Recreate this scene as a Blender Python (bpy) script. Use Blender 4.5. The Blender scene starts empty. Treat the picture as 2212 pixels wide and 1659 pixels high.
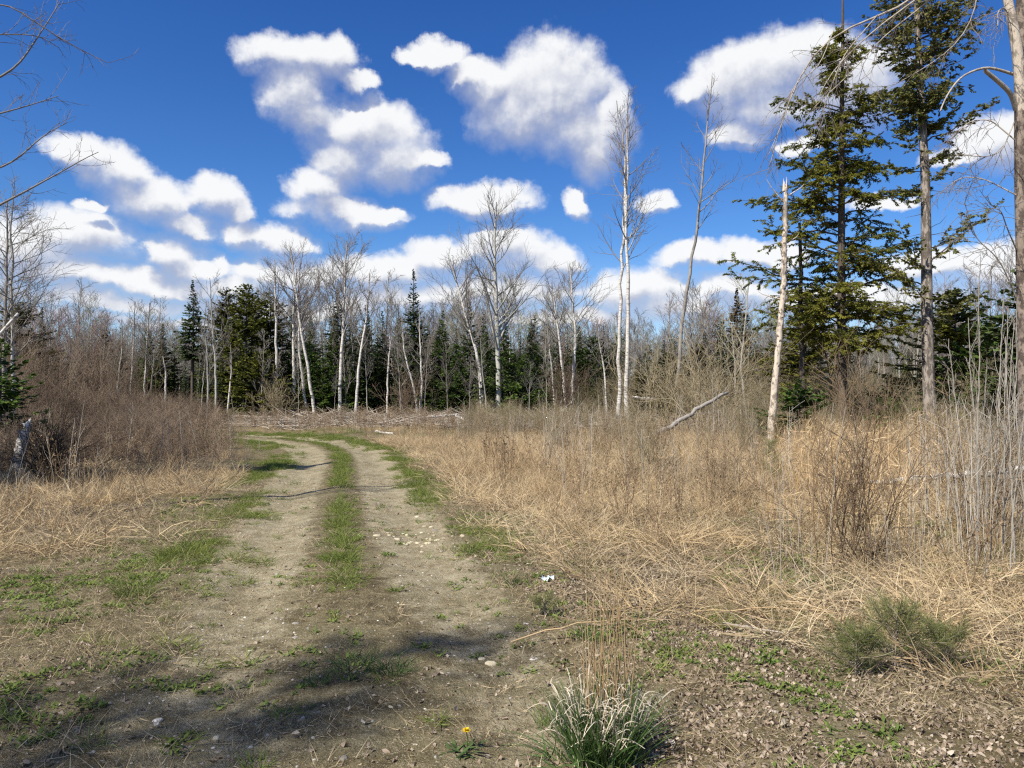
import bpy, math
import numpy as np
from mathutils import Vector

# ------------------------------------------------------------------ camera, light, exposure
SC = bpy.context.scene
COL = SC.collection
rad = math.radians
EYE = 1.6
PITCH = 0.0111
F = 1663.0                      # focal length in units of a 2212-wide picture

cam = bpy.data.cameras.new('camera')
cam.sensor_width = 36.0
cam.lens = 18.0 / (1106.0 / F)
cam.clip_start = 0.05
cam.clip_end = 5000
co = bpy.data.objects.new('camera', cam)
COL.objects.link(co)
co.location = (0, 0, EYE)
co.rotation_euler = (math.pi / 2 + PITCH, 0, 0)
SC.camera = co

SUN_EL = rad(47)
SUN_AZ = rad(225)               # measured from +Y towards +X
sun_dir = Vector((math.sin(SUN_AZ) * math.cos(SUN_EL), math.cos(SUN_AZ) * math.cos(SUN_EL), math.sin(SUN_EL)))
sl = bpy.data.lights.new('sun', 'SUN')
sl.energy = 5.0
sl.angle = rad(0.53)
sl.color = (1.0, 0.945, 0.86)
so = bpy.data.objects.new('sun', sl)
so.rotation_euler = (-sun_dir).to_track_quat('-Z', 'Y').to_euler()
so.location = (0, 0, 60)
COL.objects.link(so)

SC.view_settings.view_transform = 'Standard'
SC.view_settings.look = 'None'
SC.view_settings.exposure = 0.62
SC.view_settings.gamma = 1.0
SC.view_settings.use_curve_mapping = False
SC.cycles.max_bounces = 5
SC.cycles.diffuse_bounces = 2
SC.cycles.glossy_bounces = 1
SC.cycles.transmission_bounces = 2
SC.cycles.transparent_max_bounces = 2
SC.cycles.caustics_reflective = False
SC.cycles.caustics_refractive = False
SC.cycles.use_denoising = False
SC.cycles.filter_width = 1.25


class NT:
    """small helper round a node tree"""
    def __init__(s, nt):
        s.nt = nt

    def n(s, typ, **kw):
        nd = s.nt.nodes.new(typ)
        for k, v in kw.items():
            setattr(nd, k, v)
        return nd

    def put(s, sock, v):
        if isinstance(v, bpy.types.NodeSocket):
            s.nt.links.new(v, sock)
        elif v is not None:
            sock.default_value = v

    def m(s, op, a, b=None, c=None, clamp=False):
        nd = s.n('ShaderNodeMath', operation=op, use_clamp=clamp)
        s.put(nd.inputs[0], a); s.put(nd.inputs[1], b); s.put(nd.inputs[2], c)
        return nd.outputs[0]

    def v(s, op, a, b=None, c=None):
        nd = s.n('ShaderNodeVectorMath', operation=op)
        s.put(nd.inputs[0], a); s.put(nd.inputs[1], b); s.put(nd.inputs[2], c)
        return nd.outputs['Value'] if op in ('DOT_PRODUCT', 'LENGTH') else nd.outputs[0]

    def noise(s, vec, scale, detail=3, rough=.55, color=False, lac=2.0):
        nd = s.n('ShaderNodeTexNoise')
        s.put(nd.inputs['Vector'], vec)
        nd.inputs['Scale'].default_value = scale
        nd.inputs['Detail'].default_value = detail
        nd.inputs['Roughness'].default_value = rough
        nd.inputs['Lacunarity'].default_value = lac
        return nd.outputs['Color' if color else 'Fac']

    def ramp(s, fac, a, b, lo=0.0, hi=1.0, smooth=True):
        nd = s.n('ShaderNodeMapRange', interpolation_type='SMOOTHSTEP' if smooth else 'LINEAR')
        s.put(nd.inputs['Value'], fac)
        nd.inputs['From Min'].default_value = a; nd.inputs['From Max'].default_value = b
        nd.inputs['To Min'].default_value = lo; nd.inputs['To Max'].default_value = hi
        return nd.outputs[0]

    def mix(s, fac, a, b, blend='MIX'):
        nd = s.n('ShaderNodeMix', data_type='RGBA', blend_type=blend)
        s.put(nd.inputs[0], fac)
        s.put(nd.inputs[6], (*a, 1) if isinstance(a, tuple) else a)
        s.put(nd.inputs[7], (*b, 1) if isinstance(b, tuple) else b)
        return nd.outputs[2]

    def attr(s, name):
        nd = s.n('ShaderNodeAttribute', attribute_name=name)
        return nd.outputs['Fac']


# ------------------------------------------------------------------ sky with cumulus
def azel(px, py):
    u = (px - 1106) / F
    v = (829.5 - py) / F
    y = math.cos(PITCH) - v * math.sin(PITCH)
    z = math.sin(PITCH) + v * math.cos(PITCH)
    return math.atan2(u, y), math.atan2(z, math.hypot(u, y))


CLOUDS = [  # position, half width, half height of the lobes of each cumulus
    (1185, 195, 125, 98), (1060, 180, 60, 50), (1290, 300, 60, 60), (1245, 265, 95, 62), (1100, 235, 80, 62), (940, 100, 62, 24), (1020, 150, 52, 32), (1325, 245, 42, 75), (890, 110, 40, 14),
    (620, 110, 95, 42), (715, 115, 62, 42), (640, 185, 72, 58), (672, 232, 60, 32), (770, 160, 42, 18),
    (790, 270, 118, 62), (850, 325, 88, 52), (740, 330, 62, 50), (925, 320, 45, 18),
    (690, 395, 62, 42), (738, 440, 122, 30), (840, 432, 32, 18),
    (175, 312, 70, 36), (250, 350, 72, 48), (320, 412, 92, 48), (400, 462, 62, 30), (465, 400, 72, 42), (525, 435, 34, 26), (200, 430, 40, 12),
    (165, 505, 112, 42), (40, 540, 120, 60),
    (372, 540, 55, 34), (420, 570, 60, 26), (530, 495, 50, 24), (605, 515, 62, 26),
    (1045, 412, 98, 30), (1248, 418, 32, 26), (1412, 420, 38, 24),
    (1095, 532, 88, 40), (1185, 560, 68, 28), (950, 545, 72, 28),
    (1550, 170, 75, 30), (1620, 155, 120, 66), (1640, 215, 90, 40), (1720, 120, 120, 62), (1820, 170, 120, 90), (1690, 215, 100, 36), (1600, 275, 56, 28), (1740, 300, 70, 16),
    (2165, 290, 110, 52), (2060, 330, 56, 22), (2010, 560, 90, 26), (2160, 570, 130, 34),
    (1500, 550, 72, 22), (1640, 542, 82, 24), (1370, 625, 118, 38), (1590, 615, 88, 26), (1460, 660, 120, 26),
    (160, 590, 190, 26), (400, 612, 170, 24), (240, 648, 230, 17), (640, 590, 130, 30), (820, 580, 130, 30), (900, 640, 150, 26),
    (640, 660, 240, 18), (1100, 620, 150, 30), (1180, 680, 260, 18), (1800, 640, 300, 24), (330, 690, 330, 10), (-200, 420, 150, 60), (-150, 600, 200, 40),
    (2420, 350, 160, 70), (2450, 560, 220, 50),
    (1900, 420, 70, 14),
]


def build_sky():
    w = bpy.data.worlds.new('World')
    SC.world = w
    w.use_nodes = True
    w.node_tree.nodes.clear()
    t = NT(w.node_tree)
    gen = t.n('ShaderNodeTexCoord').outputs['Generated']
    sep = t.n('ShaderNodeSeparateXYZ'); t.put(sep.inputs[0], gen)
    az = t.m('ARCTAN2', sep.outputs[0], sep.outputs[1])
    el = t.m('ARCSINE', sep.outputs[2])
    cmb = t.n('ShaderNodeCombineXYZ'); t.put(cmb.inputs[0], az); t.put(cmb.inputs[1], el)
    p0 = cmb.outputs[0]

    # field of lobes as a node group (squared distance to the nearest lobe)
    g = bpy.data.node_groups.new('cloud_lobes', 'ShaderNodeTree')
    g.interface.new_socket('Vector', in_out='INPUT', socket_type='NodeSocketVector')
    g.interface.new_socket('Field', in_out='OUTPUT', socket_type='NodeSocketFloat')
    q = NT(g)
    gi = q.n('NodeGroupInput'); go = q.n('NodeGroupOutput')
    cur = None
    for (px, py, rx, ry) in CLOUDS:
        a, e = azel(px, py + (16 if py < 480 else 6))
        c2 = math.cos(math.atan((px - 1106) / F)) ** 2
        ra = rx * 1.12 / F * c2
        re = ry * (1.12 if py < 480 else 1.4) / F * math.sqrt(c2)
        if py > 480: ra *= 1.12
        off = (-a / ra, -e / re, 0)
        d = q.v('MULTIPLY_ADD', gi.outputs[0], (1 / ra, 1 / re, 0), off)
        r2 = q.v('DOT_PRODUCT', d, d)
        cur = r2 if cur is None else q.m('SMOOTH_MIN', cur, r2, 0.4)
    q.nt.links.new(cur, go.inputs[0])

    def lobes(vec):
        nd = t.n('ShaderNodeGroup'); nd.node_tree = g
        t.put(nd.inputs[0], vec)
        return nd.outputs[0]

    wc = t.noise(p0, 13, 7, .60, color=True)
    warp = t.v('MULTIPLY_ADD', t.v('SUBTRACT', wc, (.5, .5, .5)), (.070, .055, 0), p0)
    n1 = t.noise(p0, 24, 10, .60)
    F0 = lobes(warp)
    F1 = lobes(t.v('ADD', warp, (-.006, .022, 0)))
    dens_f = t.m('ADD', t.m('SUBTRACT', 1.0, F0), t.m('MULTIPLY', t.m('SUBTRACT', n1, .5), 1.9))
    # the same weather goes on outside the picture
    pl = t.v('DIVIDE', gen, t.m('ADD', t.m('ABSOLUTE', sep.outputs[2]), .12))
    n3 = t.noise(pl, 1.3, 6, .58)
    out_az = t.ramp(t.m('ABSOLUTE', az), .72, .95)
    out_el = t.ramp(el, .50, .62)
    outm = t.m('MAXIMUM', out_az, out_el)
    dens2 = t.m('MULTIPLY', t.ramp(n3, .52, .60), outm)
    # crests end crisply, bellies fade out
    topness = t.ramp(t.m('SUBTRACT', F1, F0), -.12, .32)
    d_top = t.ramp(dens_f, -.52, .50)
    d_soft = t.m('POWER', t.ramp(dens_f, -.55, 1.15, smooth=False), 1.2)
    dens = t.m('ADD', t.m('MULTIPLY', d_top, topness), t.m('MULTIPLY', d_soft, t.m('SUBTRACT', 1.0, topness)))
    # shading: crests bright, bellies grey
    n2 = t.noise(t.v('ADD', p0, (-.006, .012, 0)), 24, 6, .60)
    grad = t.m('SUBTRACT', F1, F0)
    sh = t.m('ADD', t.m('MULTIPLY', grad, 2.0), t.m('MULTIPLY', t.m('SUBTRACT', n1, n2), 2.6))
    edge = t.ramp(dens_f, .2, 1.0, .35, .05)
    n4 = t.noise(p0, 9, 3, .5)
    sh = t.m('ADD', t.m('ADD', sh, edge), t.m('MULTIPLY', t.m('SUBTRACT', n4, .5), .7))
    litf = t.ramp(sh, -.62, 1.55)
    ccol = t.mix(litf, (2.9, 3.15, 4.05), (6.3, 6.35, 6.4))
    # clear sky
    sky = t.n('ShaderNodeTexSky', sky_type='NISHITA', sun_disc=False)
    sky.sun_elevation = SUN_EL
    sky.sun_rotation = SUN_AZ
    sky.air_density = 1.0
    sky.dust_density = 0.3
    sky.ozone_density = 2.5
    hs = t.n('ShaderNodeHueSaturation')
    hs.inputs['Saturation'].default_value = 1.25
    hs.inputs['Value'].default_value = 1.0
    hs.inputs['Hue'].default_value = 0.502
    t.put(hs.inputs['Color'], sky.outputs[0])
    tint = t.mix(t.ramp(el, .06, .52, smooth=False), (.58, .73, .93), (.33, .52, .82))
    base = t.mix(1.0, hs.outputs[0], tint, 'MULTIPLY')
    c = t.mix(t.m('MULTIPLY', dens2, .85), base, (5.4, 5.6, 6.2))
    # thin veil over the lowest sky
    veil = t.m('MULTIPLY', t.ramp(el, .20, 0.0), .5)
    c = t.mix(veil, c, (4.2, 5.1, 6.6))
    inside = t.m('SUBTRACT', 1.0, t.ramp(t.m('ABSOLUTE', az), .95, 1.2))
    c = t.mix(t.m('MULTIPLY', t.m('MULTIPLY', dens, inside), .97), c, ccol)
    bg = t.n('ShaderNodeBackground')
    bg.inputs['Strength'].default_value = 0.1
    t.put(bg.inputs['Color'], c)
    out = t.n('ShaderNodeOutputWorld')
    w.node_tree.links.new(bg.outputs[0], out.inputs[0])
    w.cycles.sampling_method = 'MANUAL'
    w.cycles.sample_map_resolution = 256


build_sky()

# ------------------------------------------------------------------ mesh tools
def nrm(a):
    return a / np.maximum(np.linalg.norm(a, axis=-1, keepdims=True), 1e-9)


class MB:
    def __init__(s):
        s.V = []; s.T = []; s.Q3 = []; s.Q4 = []; s.n = 0

    def add(s, V, quads=None, tris=None, tone=None):
        V = np.asarray(V, float).reshape(-1, 3)
        s.V.append(V)
        s.T.append(np.full(len(V), .5) if tone is None else np.broadcast_to(np.asarray(tone, float), (len(V),)).copy())
        if quads is not None and len(quads): s.Q4.append(np.asarray(quads, int) + s.n)
        if tris is not None and len(tris): s.Q3.append(np.asarray(tris, int) + s.n)
        s.n += len(V)

    def tubes(s, P, R, k=4, cap=False, tone=None):
        """P (N,n,3) paths, R (N,n) radii"""
        P = np.asarray(P, float); R = np.asarray(R, float)
        if P.ndim == 2: P = P[None]; R = R[None]
        N, n, _ = P.shape
        if N == 0: return
        T = np.empty_like(P)
        T[:, 1:-1] = P[:, 2:] - P[:, :-2]; T[:, 0] = P[:, 1] - P[:, 0]; T[:, -1] = P[:, -1] - P[:, -2]
        T = nrm(T)
        mean = nrm(P[:, -1] - P[:, 0] + 1e-6)
        ref = np.where((np.abs(mean[:, 2]) > .75)[:, None], np.array([[1., .13, 0]]), np.array([[0, .11, 1.]]))
        S = nrm(np.cross(T, ref[:, None, :]))
        U = np.cross(S, T)
        th = np.arange(k) * 2 * math.pi / k
        ring = np.cos(th)[None, None, :, None] * S[:, :, None, :] + np.sin(th)[None, None, :, None] * U[:, :, None, :]
        V = P[:, :, None, :] + ring * R[:, :, None, None]
        i = np.arange(n - 1)[:, None]; j = np.arange(k)[None, :]
        a = i * k + j; b = i * k + (j + 1) % k; c = b + k; d = a + k
        q = np.stack([a, b, c, d], -1).reshape(-1, 4)
        q = (q[None] + (np.arange(N) * n * k)[:, None, None]).reshape(-1, 4)
        if tone is None:
            tn = np.repeat(R[:, :, None], k, 2).reshape(-1)
        else:
            tn = np.broadcast_to(np.asarray(tone, float).reshape(-1, 1, 1) if np.ndim(tone) else tone, (N, n, k)).reshape(-1)
        tr = None
        if cap:
            tt = []
            for m in range(N):
                for base in (m * n * k, m * n * k + (n - 1) * k):
                    for x in range(1, k - 1): tt.append((base, base + x, base + x + 1))
            tr = tt
        s.add(V, q, tr, tn)

    def ribbons(s, P, W, side=None, tone=None, rng=None):
        """flat tapered blades: P (N,n,3), W (N,n) widths"""
        N, n, _ = P.shape
        if N == 0: return
        if side is None:
            D = nrm(P[:, -1] - P[:, 0] + 1e-6)
            r = rng.normal(size=(N, 3)); r[:, 2] *= .3
            side = nrm(np.cross(D, r))
        V = np.stack([P - side[:, None] * W[:, :, None] / 2, P + side[:, None] * W[:, :, None] / 2], 2)
        i = np.arange(n - 1)
        q = np.stack([i * 2, i * 2 + 1, i * 2 + 3, i * 2 + 2], -1)
        q = (q[None] + (np.arange(N) * n * 2)[:, None, None]).reshape(-1, 4)
        if tone is None: tone = .5
        tn = np.broadcast_to(np.asarray(tone, float).reshape(-1, 1, 1) if np.ndim(tone) == 1 else (np.asarray(tone)[:, :, None] if np.ndim(tone) == 2 else tone), (N, n, 2)).reshape(-1)
        s.add(V, q, None, tn)

    def kites(s, B, D, L, W, side, tone):
        """leaf or needle sprays: pointed quads from base B along D"""
        N = len(B)
        if N == 0: return
        L = np.asarray(L).reshape(-1, 1); W = np.asarray(W).reshape(-1, 1)
        mid = B + D * L * .45
        V = np.stack([B, mid - side * W / 2, B + D * L, mid + side * W / 2], 1)
        q = np.arange(4)[None] + 4 * np.arange(N)[:, None]
        s.add(V, q, None, np.repeat(np.broadcast_to(tone, (N,)), 4))

    def mesh(s, name, mats, smooth=False, shift=None):
        V = np.concatenate(s.V) if s.V else np.zeros((0, 3))
        if shift is not None: V = V - np.asarray(shift)
        tone = np.concatenate(s.T) if s.T else np.zeros(0)
        q4 = np.concatenate(s.Q4) if s.Q4 else np.zeros((0, 4), int)
        q3 = np.concatenate(s.Q3) if s.Q3 else np.zeros((0, 3), int)
        me = bpy.data.meshes.new(name)
        me.vertices.add(len(V)); me.vertices.foreach_set('co', V.astype(np.float32).ravel())
        nl = len(q4) * 4 + len(q3) * 3
        me.loops.add(nl)
        me.loops.foreach_set('vertex_index', np.concatenate([q4.ravel(), q3.ravel()]).astype(np.int32))
        me.polygons.add(len(q4) + len(q3))
        st = np.concatenate([np.arange(len(q4)) * 4, len(q4) * 4 + np.arange(len(q3)) * 3]).astype(np.int32)
        me.polygons.foreach_set('loop_start', st)
        if smooth: me.polygons.foreach_set('use_smooth', np.ones(len(st), bool))
        at = me.attributes.new('tone', 'FLOAT', 'POINT')
        at.data.foreach_set('value', tone.astype(np.float32))
        for mt in (mats if isinstance(mats, (list, tuple)) else [mats]): me.materials.append(mt)
        me.update(calc_edges=True)
        return me


def obj(name, me, parent=None, loc=None):
    o = bpy.data.objects.new(name, me)
    COL.objects.link(o)
    if parent is not None: o.parent = parent
    if loc is not None: o.location = loc
    return o


def tag(o, label=None, cat=None, group=None, kind=None):
    if label: o['label'] = label
    if cat: o['category'] = cat
    if group: o['group'] = group
    if kind: o['kind'] = kind
    return o


def thing(name, label, cat, loc, group=None, rz=0):
    o = bpy.data.objects.new(name, None)
    o.empty_display_size = .3
    COL.objects.link(o); o.location = loc; o.rotation_euler = (0, 0, rz)
    return tag(o, label, cat, group)


# ------------------------------------------------------------------ terrain functions
ROADP = np.array([(-6, 1.5), (-2, .75), (0, .35), (3.3, -.55), (4.6, -.9), (5.9, -1.25), (7.56, -1.68), (10.6, -2.35), (13.2, -2.95),
                  (17.5, -3.85), (21.0, -4.75), (24.0, -6.0), (26.5, -7.9), (28.4, -10.5), (29.8, -14.0), (31, -20.), (31.5, -30.), (31, -60.)])
_t = np.r_[0, np.cumsum(np.hypot(*np.diff(ROADP, axis=0).T))]
_tt = np.linspace(0, _t[-1], 500)
ROADC = np.stack([np.interp(_tt, _t, ROADP[:, 1]), np.interp(_tt, _t, ROADP[:, 0])], -1)
for _ in range(12):
    ROADC[1:-1] = (ROADC[:-2] + ROADC[1:-1] * 2 + ROADC[2:]) / 4
_tan = nrm(np.gradient(ROADC, axis=0))


def road(x, y):
    """signed distance to the track's centre line, + on the right"""
    x = np.asarray(x, float); y = np.asarray(y, float)
    sh = x.shape
    x = x.ravel(); y = y.ravel()
    out = np.empty(len(x))
    for i in range(0, len(x), 20000):
        dx = x[i:i + 20000, None] - ROADC[None, :, 0]; dy = y[i:i + 20000, None] - ROADC[None, :, 1]
        d2 = dx * dx + dy * dy
        k = d2.argmin(1); r = np.arange(len(k))
        cr = dx[r, k] * _tan[k, 1] - dy[r, k] * _tan[k, 0]
        out[i:i + 20000] = np.sign(cr) * np.sqrt(d2[r, k])
    return out.reshape(sh)


def vnoise(x, y, seed=0):
    """cheap smooth value noise, 0..1"""
    x = np.asarray(x, float); y = np.asarray(y, float)
    xi = np.floor(x); yi = np.floor(y); fx = x - xi; fy = y - yi
    fx = fx * fx * (3 - 2 * fx); fy = fy * fy * (3 - 2 * fy)

    def h(a, b):
        v = np.sin(a * 127.1 + b * 311.7 + seed * 74.7) * 43758.5453
        return v - np.floor(v)
    return (h(xi, yi) * (1 - fx) + h(xi + 1, yi) * fx) * (1 - fy) + (h(xi, yi + 1) * (1 - fx) + h(xi + 1, yi + 1) * fx) * fy


def fbm(x, y, seed=0, o=4):
    s = 0; a = .5
    for i in range(o):
        s = s + a * vnoise(x * 2 ** i, y * 2 ** i, seed + i); a /= 2
    return s / (1 - .5 ** o)


def sstep(a, b, x):
    t = np.clip((np.asarray(x, float) - a) / (b - a), 0, 1)
    return t * t * (3 - 2 * t)


def hz(x, y, s=None):
    x = np.asarray(x, float); y = np.asarray(y, float)
    if s is None: s = road(x, y)
    a = np.abs(s)
    far = np.clip((np.hypot(x, y) - 4) / 20, 0, 1)
    rough = sstep(1.0, 2.2, a)
    z = (fbm(x * .25, y * .25, 3, 3) - .5) * .35 * rough * far
    z = z + (fbm(x * 1.3, y * 1.3, 9, 4) - .5) * (.025 + .07 * rough * np.clip(y / 8, 0, 1))
    z = z - .045 * np.exp(-((a - .78) / .28) ** 2) + .02 * np.exp(-(a / .3) ** 2)
    z = z + (fbm(x * 7, y * 7, 21, 3) - .5) * .022
    return z


def gz(x, y):
    return float(hz(np.array([x]), np.array([y]))[0])


def W(px, d):
    return (px - 1106) / F * d


def Zt(py, d):
    return EYE + (848 - py) / F * d


def gd(py):
    return EYE * F / (py - 848)


# ------------------------------------------------------------------ materials
def material(name, build, rough=.8, trans=0.0, bump=None, spec=.2):
    m = bpy.data.materials.new(name)
    m.use_nodes = True
    t = NT(m.node_tree)
    b = m.node_tree.nodes['Principled BSDF']
    b.inputs['Roughness'].default_value = rough
    b.inputs['Specular IOR Level'].default_value = spec
    col = build(t)
    t.put(b.inputs['Base Color'], col)
    if bump is not None:
        h, strength, dist = bump(t)
        bn = t.n('ShaderNodeBump')
        bn.inputs['Strength'].default_value = strength
        bn.inputs['Distance'].default_value = dist
        t.put(bn.inputs['Height'], h)
        t.put(b.inputs['Normal'], bn.outputs[0])
    if trans > 0:
        tr = t.n('ShaderNodeBsdfTranslucent')
        t.put(tr.inputs['Color'], col)
        mx = t.n('ShaderNodeMixShader')
        mx.inputs[0].default_value = trans
        m.node_tree.links.new(b.outputs[0], mx.inputs[1]); m.node_tree.links.new(tr.outputs[0], mx.inputs[2])
        m.node_tree.links.new(mx.outputs[0], m.node_tree.nodes['Material Output'].inputs[0])
    return m


def obco(t):
    return t.n('ShaderNodeTexCoord').outputs['Object']


def geo(t):
    return t.n('ShaderNodeNewGeometry').outputs['Position']


def rnd(t):
    return t.n('ShaderNodeObjectInfo').outputs['Random']


def stretch(t, vec, s):
    return t.v('MULTIPLY', vec, s)


def bark(name, pale, dark, twig, r0=.012, r1=.035, marks=.5, zs=9.0, sc=14.0, lim=.55):
    def f(t):
        p = obco(t)
        n = t.noise(stretch(t, p, (1, 1, zs)), sc, 4, .65)
        n2 = t.noise(p, 1.3, 4, .65)
        k = t.ramp(n, lim, lim + .1)
        k2 = t.ramp(n2, .52, .66)
        c = t.mix(t.m('MULTIPLY', k, marks), pale, dark)
        c = t.mix(t.m('MULTIPLY', k2, marks * .8), c, dark)
        f_ = t.noise(p, 22, 3, .7)
        c = t.mix(t.ramp(f_, .3, .75, 0, .4), c, tuple(v * .62 for v in pale))
        tw = t.ramp(t.attr('tone'), r0, r1)
        tn = t.noise(p, .9, 3, .6)
        twc = t.mix(t.ramp(tn, .35, .65), twig, tuple(v * 1.45 for v in twig))
        c = t.mix(tw, twc, c)
        return t.mix(t.m('MULTIPLY', rnd(t), .3), c, tuple(v * .55 for v in pale))
    return material(name, f, .85, bump=lambda t: (t.noise(stretch(t, obco(t), (1, 1, .35)), 30, 4, .6), .5, .02))


M = {}
M['birch'] = bark('birch_bark', (.66, .62, .55), (.09, .075, .06), (.135, .115, .095), .018, .055, .97, 6, 4.2, .52)
M['aspen'] = bark('aspen_bark', (.47, .46, .40), (.12, .10, .08), (.16, .145, .125), .020, .060, .5, 6, 2.5, .55)
M['grey'] = bark('grey_bark', (.30, .275, .24), (.10, .085, .07), (.16, .135, .115), .008, .03, .6, .5, 7, .5)
M['pink'] = bark('budding_bark', (.27, .23, .20), (.12, .09, .08), (.24, .135, .115), .008, .03, .6, .5, 7, .5)
M['fuzz'] = bark('leafing_bark', (.42, .40, .34), (.12, .10, .08), (.20, .19, .11), .010, .03, .6, .5, 6, .55)
M['dark'] = bark('dark_bark', (.11, .09, .07), (.05, .04, .032), (.07, .055, .042), .004, .02, .6, .4, 9, .5)
M['cedar_bark'] = bark('flaking_bark', (.33, .285, .235), (.075, .058, .044), (.10, .08, .06), .01, .05, .97, .30, 11, .44)
M['shaggy'] = bark('shaggy_bark', (.25, .20, .155), (.06, .045, .035), (.12, .095, .08), .004, .02, .95, .5, 10, .45)
M['snag'] = bark('peeling_bark', (.60, .51, .40), (.17, .14, .11), (.18, .15, .12), .01, .02, .97, .45, 9, .50)
M['sapling'] = bark('sapling_bark', (.38, .345, .285), (.17, .14, .11), (.22, .19, .15), .001, .004, .5, 4, 4, .52)
M['weather'] = bark('weathered_wood', (.44, .38, .30), (.17, .135, .10), (.26, .21, .16), .004, .02, .6, .4, 7, .5)


def leafmat(name, a, b, trans, scale=1.6, rough=.75, rndamt=.22, c=None):
    def f(t):
        p = geo(t)
        n = t.noise(p, scale, 3, .6)
        col = t.mix(t.ramp(n, .35, .65), a, b)
        if c is not None:
            col = t.mix(t.ramp(t.noise(p, scale * .55, 2, .5), .5, .68), col, c)
        tn = t.attr('tone')
        col = t.mix(t.m('MULTIPLY', tn, .55), col, tuple(v * 1.65 for v in b))
        return t.mix(t.m('MULTIPLY', rnd(t), rndamt), col, tuple(v * .6 for v in a))
    return material(name, f, rough, trans)


M['spruce'] = leafmat('spruce_needles', (.042, .070, .022), (.082, .115, .032), .25, 1.4)
M['fir'] = leafmat('fir_needles', (.052, .098, .020), (.105, .160, .030), .28, 1.2)
M['cedar'] = leafmat('cedar_sprays', (.068, .088, .014), (.155, .162, .026), .25, .8)
M['olive'] = leafmat('olive_sprays', (.052, .052, .014), (.105, .096, .024), .2, .9)
M['hemlock'] = leafmat('hemlock_needles', (.108, .118, .019), (.215, .205, .032), .38, .7, rndamt=.1, c=(.07, .10, .022))
M['thuja'] = leafmat('thuja_sprays', (.070, .082, .026), (.155, .155, .045), .3, 1.2, rndamt=.1, c=(.20, .175, .05))
M['deadneedle'] = leafmat('dead_needles', (.10, .065, .035), (.16, .11, .06), .15, 1.2)


def bladecol(name, cols, trans=.25, scale=1.2, rough=.75, tip=None):
    def f(t):
        p = geo(t)
        r = rnd(t)
        n = t.noise(p, scale, 3, .6)
        k = t.m('ADD', t.m('MULTIPLY', r, .6), t.m('MULTIPLY', n, .4))
        c = t.mix(t.ramp(k, .22, .50), cols[0], cols[1])
        c = t.mix(t.ramp(k, .55, .80), c, cols[2])
        tn = t.attr('tone')
        return t.mix(t.m('MULTIPLY', tn, .6), c, tip if tip else tuple(v * 1.5 for v in cols[1]))
    return material(name, f, rough, trans)


M['straw'] = bladecol('dry_grass', [(.22, .145, .072), (.50, .365, .185), (.64, .51, .30)], .25, .5, tip=(.68, .54, .36))
M['strawgold'] = bladecol('golden_dry_grass', [(.34, .215, .095), (.50, .345, .17), (.58, .44, .25)], .25, .9, tip=(.66, .50, .30))
M['thatch'] = bladecol('matted_grass', [(.13, .093, .052), (.37, .28, .160), (.58, .47, .31)], .2, .8, tip=(.50, .41, .26))
M['weed'] = bladecol('dry_weed', [(.14, .095, .055), (.27, .19, .11), (.40, .31, .19)], .15, 1.0, tip=(.30, .21, .13))
M['green'] = bladecol('green_grass', [(.075, .115, .022), (.125, .175, .032), (.22, .24, .06)], .35, 1.5, tip=(.28, .31, .08))
M['deepgreen'] = bladecol('deep_green_grass', [(.035, .08, .02), (.06, .12, .03), (.10, .16, .05)], .3, 1.5, tip=(.16, .20, .07))
M['weedleaf'] = bladecol('low_weed_leaves', [(.055, .095, .018), (.095, .15, .03), (.17, .22, .045)], .3, 2.5, tip=(.24, .29, .07))
M['brush'] = bladecol('brown_brush', [(.085, .062, .040), (.155, .115, .075), (.26, .205, .14)], 0.0, .35, tip=(.24, .165, .115))
M['dark_brush'] = bladecol('dark_brush', [(.045, .032, .022), (.08, .058, .04), (.14, .105, .075)], 0.0, .35)
M['brusholive'] = bladecol('olive_brush', [(.13, .105, .055), (.22, .18, .10), (.34, .28, .18)], 0.0, .35, tip=(.32, .26, .16))
M['litter'] = bladecol('dead_leaves', [(.070, .048, .028), (.185, .132, .082), (.44, .37, .28)], .15, 3.5, tip=(.50, .40, .30))
M['husk'] = bladecol('bleached_blades', [(.48, .40, .28), (.58, .50, .37), (.66, .59, .46)], .2, 3.0, tip=(.70, .62, .50))


def f_peb(t):
    r = rnd(t)
    c = t.mix(t.ramp(r, 0, .6, smooth=False), (.17, .15, .12), (.34, .32, .28))
    c = t.mix(t.ramp(r, .82, .95), c, (.58, .54, .46))
    return t.mix(t.ramp(t.noise(obco(t), 30, 4, .6), .35, .7, 0, .5), c, (.12, .10, .07))


M['pebble'] = material('field_stone', f_peb, .85, bump=lambda t: (t.noise(obco(t), 60, 4, .6), .4, .01))


def f_flag(t):
    c = t.mix(t.ramp(t.noise(obco(t), 14, 4, .6), .35, .65), (.52, .46, .32), (.36, .31, .21))
    return c


M['palestone'] = material('pale_stone', f_flag, .85)


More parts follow.
